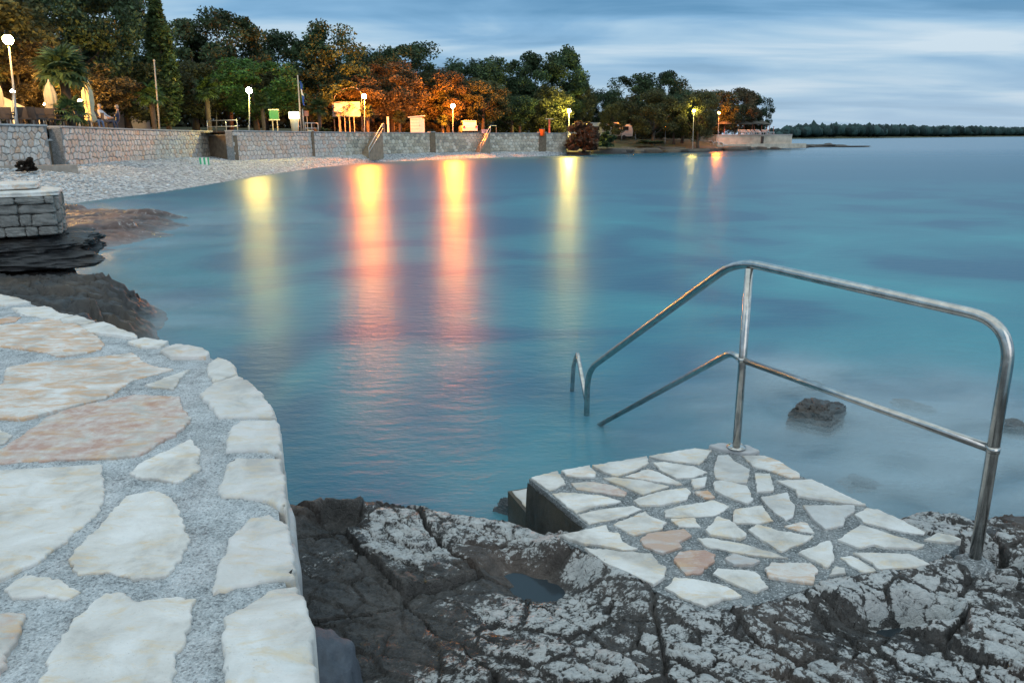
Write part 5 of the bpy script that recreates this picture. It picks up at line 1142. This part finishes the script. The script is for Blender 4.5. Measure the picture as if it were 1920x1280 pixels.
def chair_proto():
    r = empty('terrace_chair', (0, 0, 0), local=True)
    MB().box((0, 0, .44), (.46, .46, .06)).build('seat', MAT['dark'], r); b = MB()
    b.box((0, .22, .70), (.46, .05, .46), 0, -.12); b.build('backrest', MAT['dark'], r)
    for sx in (-1, 1):
        for sy in (-1, 1): MB().box((sx*.20, sy*.20, .205), (.04, .04, .41)).build('leg', MAT['dark'], r)
        MB().box((sx*.235, 0, .62), (.04, .44, .04)).build('armrest', MAT['dark'], r)
    return r
def table_proto():
    r = empty('terrace_table', (0, 0, 0), local=True)
    MB().lathe((0, 0, .72), [(.40, 0), (.41, .02), (.40, .04)], 20).build('top', MAT['dark'], r); MB().tube([(0, 0, .0), (0, 0, .72)], .035, 8).build('column', MAT['pole'], r); MB().lathe((0, 0, 0), [(.25, 0), (.24, .03), (.05, .05)], 14).build('foot', MAT['pole'], r); return r
cp, tp = chair_proto(), table_proto(); first = True
CH = [(12, 35.0, .3, 'leftmost dark wicker chair on the restaurant terrace'), (22, 35.6, 2.2, 'dark wicker chair at the foot of the tall lamp'), (32, 35.2, 4.5, 'dark wicker chair just right of the tall lamp'), (52, 35.2, .5, 'dark wicker chair left of the wall gap'), (62, 36.0, 3.6, 'dark wicker chair above the end of the near wall'), (72, 35.4, 2.8, 'dark wicker chair left of the middle parasol'), (82, 36.0, 1.0, 'dark wicker chair above the wall gap'), (92, 36.4, .2, 'dark wicker chair beside the middle parasol foot'), (112, 37.0, 5.5, 'dark wicker chair right of the middle parasol foot'), (120, 37.2, 2.0, 'dark wicker chair left of the big palm trunk'), (157, 40.2, 1.2, 'dark wicker chair between the big palm and the right parasol'), (186, 42.6, 4.9, 'dark wicker chair under the seated man'), (206, 43.6, 1.9, 'dark wicker chair under the reclining woman')]
for i, (u, Y, rz, lab) in enumerate(CH):
    o = cp if i == 0 else copy_tree(cp); o.location = gpt(u, Y); o.rotation_euler.z = rz; tag(o, lab, 'chair', 'dark wicker terrace chairs')
for i, (u, Y, lab) in enumerate([(16, 36.2, 'dark round table at the left edge of the terrace'), (66, 36.6, 'dark round table behind the wall gap'), (116, 38.0, 'dark round table left of the big palm'), (196, 43.8, 'dark round table behind the seated people')]):
    o = tp if i == 0 else copy_tree(tp); o.location = gpt(u, Y); tag(o, lab, 'table', 'round terrace tables')
# lit restaurant tent at the left
g = gpt(18, 42); tent = empty('restaurant_tent', g, 'small pale tent canopy glowing at the left edge', 'tent')
MB().add([(g.x-1.9, 41, g.z+.9), (g.x+.9, 41, g.z+.9), (g.x+.9, 43.4, g.z+.9), (g.x-1.9, 43.4, g.z+.9), (g.x-.7, 42.2, g.z+2.0)], [(0, 1, 4), (1, 2, 4), (2, 3, 4), (3, 0, 4), (3, 2, 1, 0)]).build('canopy', MAT['cream'], tent)
for sx, sy in ((-1.85, 41.05), (.85, 41.05), (.85, 43.35), (-1.85, 43.35)): MB().box((g.x+sx, sy, g.z+.42), (.07, .07, .95)).build('leg', MAT['white'], tent)
# pinkish house wall seen through the trees
g = gpt(150, 60); hs = empty('house', g, 'pale pink house front glimpsed behind the gold-lit trees', 'house')
MB().box((g.x, 62, g.z+1.6), (7, 4, 3.6)).build('wall', simple('pink_render', (.55, .42, .36), .8), hs); MB().prism([(g.x-3.8, g.z+3.4), (g.x+3.8, g.z+3.4), (g.x, g.z+4.9)], 59.6, 64.4).build('roof', simple('roof_tile', (.25, .10, .06), .8), hs)
for dx in (-2, 0, 2): MB().box((g.x+dx, 59.98, g.z+1.7), (.9, .06, 1.2)).build('window', MAT['glass'], hs)

# people: one skinned body each, seated
SKIN, DARKCL, BLUECL, WHITECL, REDCL, GREYH = (simple(n, c, .7, 0, .15, 8) for n, c in (('skin', (.45, .26, .19)), ('navy_cloth', (.03, .04, .08)), ('blue_cloth', (.10, .16, .30)), ('pale_cloth', (.50, .50, .54)), ('red_cloth', (.45, .08, .06)), ('grey_hair', (.30, .24, .20))))
def person(u, Y, rz, label, top, legs, hair, lean=.25):
    J = {'pel': (0, 0, .50), 'sp': (0, .05+lean*.25, .75), 'ch': (0, lean*.5+.05, .98), 'nk': (0, lean*.6+.05, 1.12), 'hd': (0, lean*.6, 1.24), 'ht': (0, lean*.6, 1.34)}
    for s, q in ((-1, 'l'), (1, 'r')):
        J[q+'hp'] = (s*.10, 0, .50); J[q+'kn'] = (s*.13, -.44, .50); J[q+'an'] = (s*.13, -.50, .09); J[q+'to'] = (s*.14, -.66, .05)
        J[q+'sh'] = (s*.18, lean*.5+.05, 1.04); J[q+'el'] = (s*.26, lean*.3-.06, .80); J[q+'wr'] = (s*.17, -.24, .68); J[q+'hn'] = (s*.15, -.32, .66)
    E = [('pel', 'sp'), ('sp', 'ch'), ('ch', 'nk'), ('nk', 'hd'), ('hd', 'ht')]
    for q in 'lr': E += [('pel', q+'hp'), (q+'hp', q+'kn'), (q+'kn', q+'an'), (q+'an', q+'to'), ('ch', q+'sh'), (q+'sh', q+'el'), (q+'el', q+'wr'), (q+'wr', q+'hn')]
    R = {'pel': .14, 'sp': .14, 'ch': .145, 'nk': .055, 'hd': .09, 'ht': .075, 'hp': .095, 'kn': .065, 'an': .042, 'to': .035, 'sh': .062, 'el': .045, 'wr': .032, 'hn': .035}
    nm = list(J); me = bpy.data.meshes.new('person'); me.from_pydata([J[n] for n in nm], [(nm.index(a), nm.index(b)) for a, b in E], [])
    o = bpy.data.objects.new('person', me); COL.objects.link(o); o.modifiers.new('s', 'SKIN'); o.modifiers.new('d', 'SUBSURF').levels = 1
    for i, n in enumerate(nm):
        r = R.get(n, R.get(n[1:])); me.skin_vertices[0].data[i].radius = (r, r); me.skin_vertices[0].data[i].use_root = (n == 'pel')
    dg = bpy.context.evaluated_depsgraph_get(); nme = bpy.data.meshes.new_from_object(o.evaluated_get(dg)); o.modifiers.clear(); o.data = nme; nme.materials.clear()
    for mm in (top, legs, SKIN): nme.materials.append(mm)
    for p in nme.polygons:
        c = p.center; p.use_smooth = True
        p.material_index = 2 if (c.z > 1.10 or (c.z > .6 and c.y < -.16)) else (1 if c.z < .60 else 0)
    g = gpt(u, Y); o.location = g; o.rotation_euler.z = rz; tag(o, label, 'person')
    hb = MB().lathe((0, lean*.6+.02, 1.22), [(.085, .0), (.105, .06), (.10, .13), (.06, .185), (.01, .20)], 14).build('hair', hair, None, True); hb.parent = o
    return o
person(178, 42.0, 1.2, 'person in navy top seated behind the right parasol pole', DARKCL, BLUECL, GREYH)
person(202, 43.4, 1.5, 'person in pale top leaning back in a chair on the terrace', WHITECL, DARKCL, GREYH, .5)
person(221, 44.6, -1.2, 'grey-haired person in dark top sitting upright, rightmost of the group', DARKCL, DARKCL, GREYH, .1)

# poles, flag, signs
g = gpt(291, 51); root = empty('flagpole', g, 'bare leaning wooden flagpole left of the cypress', 'flagpole'); MB().tube([at(299, 244, 51)-Vector((0, 0, .3)), at(289, 115, 51)], [.06, .04], 8).build('pole', MAT['wood_pale'], root, True); ball(at(289, 114, 51), .07, 'finial', MAT['wood_pale'], root)
g = gpt(566, 66); root = empty('flagpole', g, 'tall flagpole with a furled blue and white flag', 'flagpole'); MB().tube([at(565, 250, 66), at(558, 141, 66)], [.07, .05], 8).build('pole', MAT['wood_pale'], root, True)
fl = []; n_ = 12
for j in range(n_+1):
    c = at(562+j*.55, 152+j*3.8, 65.95); wv = .10+.05*math.sin(j*1.1)
    fl += [(c.x-.02, c.y, c.z), (c.x+wv*.8, c.y+.08*math.sin(j), c.z-.02), (c.x+wv*1.4, c.y-.06*math.cos(j), c.z-.10)]
o = mk('flag', fl, [(j*3+k, j*3+k+1, j*3+k+4, j*3+k+3) for j in range(n_) for k in range(2)], [MAT['flag'], MAT['white']], root, True)
for p in o.data.polygons: p.material_index = 1 if 8 <= p.index <= 13 else 0
sm = o.modifiers.new('t', 'SOLIDIFY'); sm.thickness = .015
g = gpt(569, 66.5); root = empty('flagpole', g, 'short pale pole right of the flag', 'flagpole'); MB().tube([at(570, 250, 66.5), at(567, 205, 66.5)], [.07, .055], 8).build('pole', MAT['wood_pale'], root, True)
def board(u0, u1, v0, v1, Y, vb, mat, label, name='sign', cat='sign', legs=2, tilt=0, frame=None):
    a, b = at(u0, v1, Y), at(u1, v0, Y); root = empty(name, gpt((u0+u1)/2, Y), label, cat); c = (a+b)/2
    MB().box(c, (abs(b.x-a.x), .07, abs(b.z-a.z)), 0, 0, tilt).build('panel', mat, root)
    if frame:
        for s in (-1, 1): MB().box((c.x, Y-.02, c.z+s*(b.z-a.z)/2), (abs(b.x-a.x)+.1, .10, .07), 0, 0, tilt).build('frame_bar', frame, root)
    for k in range(legs):
        x = a.x+(b.x-a.x)*(.25+.5*k/max(1, legs-1) if legs > 1 else .5); MB().box((x, Y+.06, (a.z+.1+2.4)/2), (.07, .05, a.z+.1-2.4)).build('leg', MAT['wood_pale'], root)
    return root
board(506, 522, 206, 225, 61.5, 247, MAT['green'], 'green square sign board on two pale legs', frame=MAT['rail_grey'])
# illuminated column
g = gpt(553, 65); root = empty('light_column', g, 'white advertising column with its glowing top lit', 'light column'); h = at(553, 210, 65).z-g.z
MB().lathe(g, [(.26, 0), (.30, h*.3), (.36, h*.68)], 20).build('shaft', simple('cream_column', (.7, .62, .42), .5, 0, .06), root, True)
MB().lathe(g+Vector((0, 0, h*.68)), [(.36, 0), (.40, .03), (.40, h*.3), (.36, h*.32)], 20).build('lit_head', glow_mat('column_glow', (1, .78, .48), 9), root, True)
board(624, 675, 191, 219, 79, 247, simple('billboard_print', (.34, .40, .47), .6, 0, .35, 1.6), 'large faded billboard on thin legs beside the brightest lamp', 'billboard', 'billboard', 4)
bb = board(627, 641, 193, 211, 78.4, 247, simple('framed_notice', (.62, .64, .66), .5, 0, .25, 3), 'two-part framed notice tilted in front of the billboard', 'notice_board', 'sign', 1, .12, MAT['dark'])
board(571, 578, 208, 218, 70, 247, simple('pink_notice', (.62, .30, .28), .6), 'small pinkish notice right of the flagpoles', legs=1)
# white curved frame of a climbing arch above the billboard
g = gpt(648, 80); root = empty('arch_frame', g, 'pale curved tube arch rising behind the billboard', 'arch'); pts = [at(628, 246, 80), at(624, 190, 80), at(630, 176, 80), at(645, 167, 80), at(660, 163, 80), at(672, 167, 80), at(678, 176, 80), at(679, 246, 80)]
MB().tube(round_path(pts, .5, 4), .035, 8).build('tube', MAT['rail_grey'], root, True)
# white pillar, cabin
g = gpt(728, 80); root = empty('post', g, 'slim white post left of the white cabin', 'post'); h = at(728, 220, 80).z-g.z; MB().box(g+Vector((0, 0, h/2)), (.18, .18, h)).build('shaft', MAT['white'], root); MB().box(g+Vector((0, 0, h+.02)), (.22, .22, .04)).build('cap', MAT['white'], root)
g = gpt(784, 83.5); root = empty('beach_cabin', g, 'white wooden changing cabin with sloping roof', 'cabin'); h = at(784, 220, 83.5).z-g.z
MB().box(g+Vector((-.2, .3, h/2)), (1.15, 1.1, h)).build('wall', MAT['white'], root)
dr_ = MB().box(g+Vector((.40, -.02, h*.46)), (.5, .56, h*.9)).build('door', simple('white_door', (.62, .62, .66), .5), root); MB().box(g+Vector((.22, -.33, h*.5)), (.04, .06, .14)).build('handle', MAT['dark'], dr_); MB().box(g+Vector((-.15, .28, h+.06)), (1.65, 1.5, .08), 0, 0, -.09).build('roof', MAT['white'], root)
for k in range(5): MB().box(g+Vector((-.2, -.262, h*(.12+.18*k))), (1.14, .02, .03)).build('board_joint', MAT['wood_pale'], root)
# cars
def car(u, Y, rz, col, label, L=4.3):
    g = gpt(u, Y); root = empty('parked_car', g, label, 'car', local=True, rz=rz); paint = simple('car_paint', col, .3, .1, .04)
    body = [(-L/2, .35), (-L/2, .75), (-L/2+.12, .95), (L/2-1.25, .95), (L/2-.1, .80), (L/2, .60), (L/2, .35)]; MB().prism(body, -.84, .84).build('body', paint, root)
    cab = [(-L/2+.10, .95), (-L/2+.38, 1.42), (-L/2+.7, 1.50), (L/2-2.3, 1.48), (L/2-1.2, .95)]; c = MB().prism(cab, -.74, .74).build('cabin', paint, root)
    gl = [(-L/2+.55, 1.0), (-L/2+.68, 1.38), (L/2-2.35, 1.40), (L/2-1.5, 1.0)]
    for y0, y1 in ((-.752, -.742), (.742, .752)): MB().prism(gl, y0, y1).build('side_window', MAT['glass'], root)
    MB().add([(-L/2+.135, -.62, 1.0), (-L/2+.135, .62, 1.0), (-L/2+.355, .58, 1.38), (-L/2+.355, -.58, 1.38)], [(3, 2, 1, 0)]).build('rear_window', MAT['glass'], root)
    MB().add([(L/2-1.24, -.64, .99), (L/2-1.24, .64, .99), (L/2-2.22, .60, 1.45), (L/2-2.22, -.60, 1.45)], [(0, 1, 2, 3)]).build('windscreen', MAT['glass'], root)
    for sx in (-L/2+.8, L/2-.85):
        for sy in (-.80, .80):
            w = MB().tube([(sx, sy-.1, .32), (sx, sy+.1, .32)], .32, 16).build('wheel', MAT['tyre'], root, True); MB().tube([(sx, sy-.108, .32), (sx, sy+.108, .32)], .19, 14).build('hub_cap', MAT['rail_grey'], w)
    for sy in (-.68, .68):
        MB().box((-L/2-.005, sy, .80), (.05, .22, .22)).build('tail_light', simple('tail_lens', (.35, .02, .02), .3), root); MB().box((L/2-.02, sy, .66), (.08, .3, .14)).build('headlight', MAT['white'], root)
car(877, 91.5, 1.75, (.60, .56, .55), 'white hatchback parked tail-on under the second orange lamp')
car(1011, 103.5, 2.75, (.45, .48, .52), 'silver estate car parked above the end of the wall')
car(1046, 106, .3, (.10, .11, .13), 'dark car nose half hidden by the brown shrub', 3.9)
# orange bin, posts, small signs
x, y = wall_xy_at(1011); root = empty('litter_bin', (x, y, ZW), 'orange litter bin on the far wall top', 'bin'); og = simple('orange_plastic', (.75, .16, .02), .5)
MB().lathe((x, y-.3, ZW-.35), [(.28, 0), (.34, .7), (.35, .75)], 14).build('body', og, root, True); MB().lathe((x, y-.3, ZW+.40), [(.36, 0), (.36, .06), (.2, .12)], 14).build('lid', MAT['dark'], root, True)
g = gpt(1030, 102); root = empty('sign_post', g, 'red post with a small roofed sign near the silver car', 'sign'); h = at(1030, 224, 102).z-g.z; MB().box(g+Vector((0, 0, h/2)), (.22, .18, h)).build('post', simple('red_paint', (.5, .12, .07), .6), root); MB().box(g+Vector((0, 0, h+.05)), (1.0, .4, .08)).build('roof', MAT['cap'], root)
board(903, 914, 243, 250, 89, 252, simple('blue_yellow_sign', (.25, .25, .4), .5, 0, .8, 2.5), 'small blue sign at the head of the far stairs', legs=1)
# green striped beach chair lying on the pebbles
bp = at(384, 306, 46.5); zg = at(386, 315, 46.5).z; root = empty('beach_chair', (bp.x, 46.5, zg), 'green and white striped folding beach chair on the pebbles', 'beach chair')
ms = [simple('green_canvas', (.06, .42, .22), .8), simple('white_canvas', (.65, .70, .66), .8)]
for k in range(5): MB().box((bp.x-.24+.12*k, 46.5, zg+.30), (.115, .03, .62), 0, -.35, -.18).build('back_stripe', ms[k % 2], root); MB().box((bp.x-.10+.12*k, 46.1, zg+.06), (.115, .7, .03), 0, 0, 0).build('seat_stripe', ms[k % 2], root)
for s in (-1, 1): MB().tube([(bp.x+.02+s*.31, 46.6, zg-.05), (bp.x+.02+s*.31, 46.3, zg+.1), (bp.x-.05+s*.31, 46.6, zg+.62)], .016, 6).build('frame', MAT['rail_grey'], root, True)

# caravans and tents
def caravan(u, Y, L, rz, lit, label, hh=2.1):
    g = gpt(u, Y); root = empty('caravan', g, label, 'caravan', 'caravans on the camp site', local=True, rz=rz)
    prof = [(-L/2, .45), (-L/2-.05, 1.3), (-L/2+.25, hh+.35), (L/2-.25, hh+.35), (L/2+.05, 1.4), (L/2, .45)]; MB().prism(prof, -1.05, 1.05).build('body', MAT['white'], root)
    for k in range(int(L/1.5)):
        x = -L/2+.8+1.5*k; wd_ = MB().box((x, -1.07, 1.62), (.85, .05, .55)).build('window', MAT['lit'] if (k % 2 == lit) else MAT['glass'], root); MB().box((x, -1.08, 1.33), (.95, .07, .05)).build('sill', MAT['rail_grey'], wd_)
    for sx in (-.35, .35): MB().tube([(sx, -1.06, .32), (sx, -.9, .32)], .32, 14).build('wheel', MAT['tyre'], root)
    MB().box((0, -1.06, .75), (L*.96, .03, .10)).build('trim_stripe', MAT['rail_grey'], root)
MAT['lit'] = glow_mat('lit_window', (1, .42, .10), 1.6)
caravan(1066, 119, 5.2, .05, 0, 'long white caravan with glowing windows under the yellow lamp'); caravan(1098, 121, 4.6, .1, 1, 'second white caravan, right of the yellow lamp'); caravan(1136, 124, 4.4, -.1, 5, 'pale grey caravan left of the orange-lit tent'); caravan(930, 113, 5, .1, 5, 'dim caravan behind the dark tree trunks')
def ridge_tent(u, Y, w, h, mat, label):
    g = gpt(u, Y); root = empty('tent', g, label, 'tent', 'tents and awnings on the camp site'); 
    MB().add([(g.x-w/2, Y-1.2, g.z), (g.x+w/2, Y-1.2, g.z), (g.x, Y-1.2, g.z+h), (g.x-w/2, Y+1.2, g.z), (g.x+w/2, Y+1.2, g.z), (g.x, Y+1.2, g.z+h)], [(0, 1, 2), (5, 4, 3), (0, 2, 5, 3), (1, 4, 5, 2), (0, 3, 4, 1)]).build('canopy', mat, root)
    MB().add([(g.x-w*.12, Y-1.215, g.z), (g.x+w*.12, Y-1.215, g.z), (g.x, Y-1.215, g.z+h*.72)], [(0, 1, 2)]).build('door_flap', MAT['lit'], root)
caravan(1163, 124, 3.4, .12, 0, 'small caravan with orange-lit window beside the grey caravan', 1.9); ridge_tent(930, 108, 3.4, 2.2, simple('blue_grey_canvas', (.22, .28, .38), .8), 'blue-grey tent behind the parked white car')

# ------------------------------------------------------------------ headland terrace: wall, thatch shelter, loungers
zt = at(1400, 252, 137).z; a_, b_ = at(1338, 255, 134), at(1474, 255, 139)
pt = empty('sea_terrace', (a_.x, a_.y, .8), 'pale stone sea terrace at the tip of the headland', 'terrace'); ps = simple('pale_masonry', (.50, .45, .37), .8, 0, .25, 1.2, .4)
wbox('retaining_wall', (a_.x, a_.y-2), (b_.x, b_.y-3), .4, zt-.15, 9, ps, pt); wbox('coping', (a_.x, a_.y-2.1), (b_.x, b_.y-3.1), zt-.148, zt-.04, 9, MAT['slab'], pt)
wbox('wall_opening', (at(1426, 255, 134.8).x, 134.2), (at(1431, 255, 134.8).x, 134.35), 1.0, zt-.35, .4, MAT['dark'], pt)
p = on(1390, 276, .9); 
lower = wbox('slipway', (at(1345, 270, 128).x, 128), (at(1500, 270, 140).x, 137), .2, .95, 6, ps); tag(lower, 'pale concrete apron in front of the sea terrace', 'apron')
th = simple('thatch', (.10, .09, .075), .95, 0, .3, 5, .6); red = simple('reddish_post', (.45, .16, .10), .7)
def thatch(u, v, Y, w, label, posts):
    c = at(u, v, Y); zb = zt-.05; root = empty('thatched_shelter', (c.x, Y, zb), label, 'shelter', 'thatched shelters on the sea terrace')
    MB().lathe((c.x, Y, c.z-.25), [(w, 0), (w*.97, .06), (w*.5, .42), (.06, .75)], 18).build('roof', th, root, True)
    for x in posts: MB().tube([(c.x+x, Y-.4, zb), (c.x+x, Y-.4, c.z-.1)], .06, 8).build('post', red if w > 1.3 else MAT['pole'], root, True)
thatch(1358, 230, 134, 1.35, 'single thatched parasol at the near end of the sea terrace', (0,)); thatch(1393, 231, 136, 1.9, 'left thatched shelter roof on the sea terrace', (-1.5, 1.5)); thatch(1411, 230, 136.5, 1.9, 'middle thatched shelter roof on the sea terrace', (-1.5, 1.5)); thatch(1428, 231, 137, 1.6, 'right thatched shelter roof on the sea terrace', (-1.3, 1.3))
for u in (1437, 1450):
    c = at(u, 247, 137.5); r = empty('post', (c.x, 137.5, zt-.05), 'bare reddish post at the seaward end of the terrace, %s' % ('nearer the shelter' if u == 1437 else 'outermost'), 'post'); h = at(u, 232 if u == 1437 else 238, 137.5).z-zt; MB().tube([(c.x, 137.5, zt-.06), (c.x, 137.5, zt+h)], .06, 8).build('shaft', red, r, True); MB().box((c.x, 137.5, zt+h), (.2, .2, .08)).build('cap', red, r)
def lounger():
    r = empty('sun_lounger', (0, 0, 0), local=True); MB().box((0, 0, .34), (1.3, .62, .07)).build('bed', MAT['white'], r); MB().box((-.85, 0, .52), (.62, .62, .06), 0, 0, .7).build('backrest', MAT['white'], r)
    for sx in (-.6, .55):
        for sy in (-.25, .25): MB().box((sx, sy, .15), (.06, .06, .31)).build('leg', MAT['white'], r)
    return r
lp = lounger()
for i in range(9):
    u = 1393+i*6.5; Y = 132.4+i*.15; c = at(u, 247, Y); o = lp if i == 0 else copy_tree(lp); o.location = (c.x, Y, zt-.04); o.rotation_euler.z = .2+.5*random.random()
    tag(o, ['leftmost white lounger in the row on the sea terrace, back raised', 'white lounger second from the left on the sea terrace', 'white lounger third from the left on the sea terrace', 'white lounger fourth from the left on the sea terrace', 'white lounger in the middle of the row of nine', 'white lounger fourth from the right on the sea terrace', 'white lounger third from the right on the sea terrace', 'white lounger second from the right on the sea terrace', 'rightmost white lounger in the row on the sea terrace'][i], 'sun lounger', 'white loungers on the sea terrace')
for i, u in enumerate((1340, 1350, 1359)):
    c = at(u, 262, 129); o = copy_tree(lp); o.location = (c.x, 129, hz_(c.x, 129)+.02); tag(o, ['white lounger on the bank, leftmost of three', 'white lounger on the bank, middle of three', 'white lounger on the bank, rightmost of three'][i], 'sun lounger', 'white loungers on the bank')
for o in bpy.data.objects:
    if '_local' in o: del o['_local']
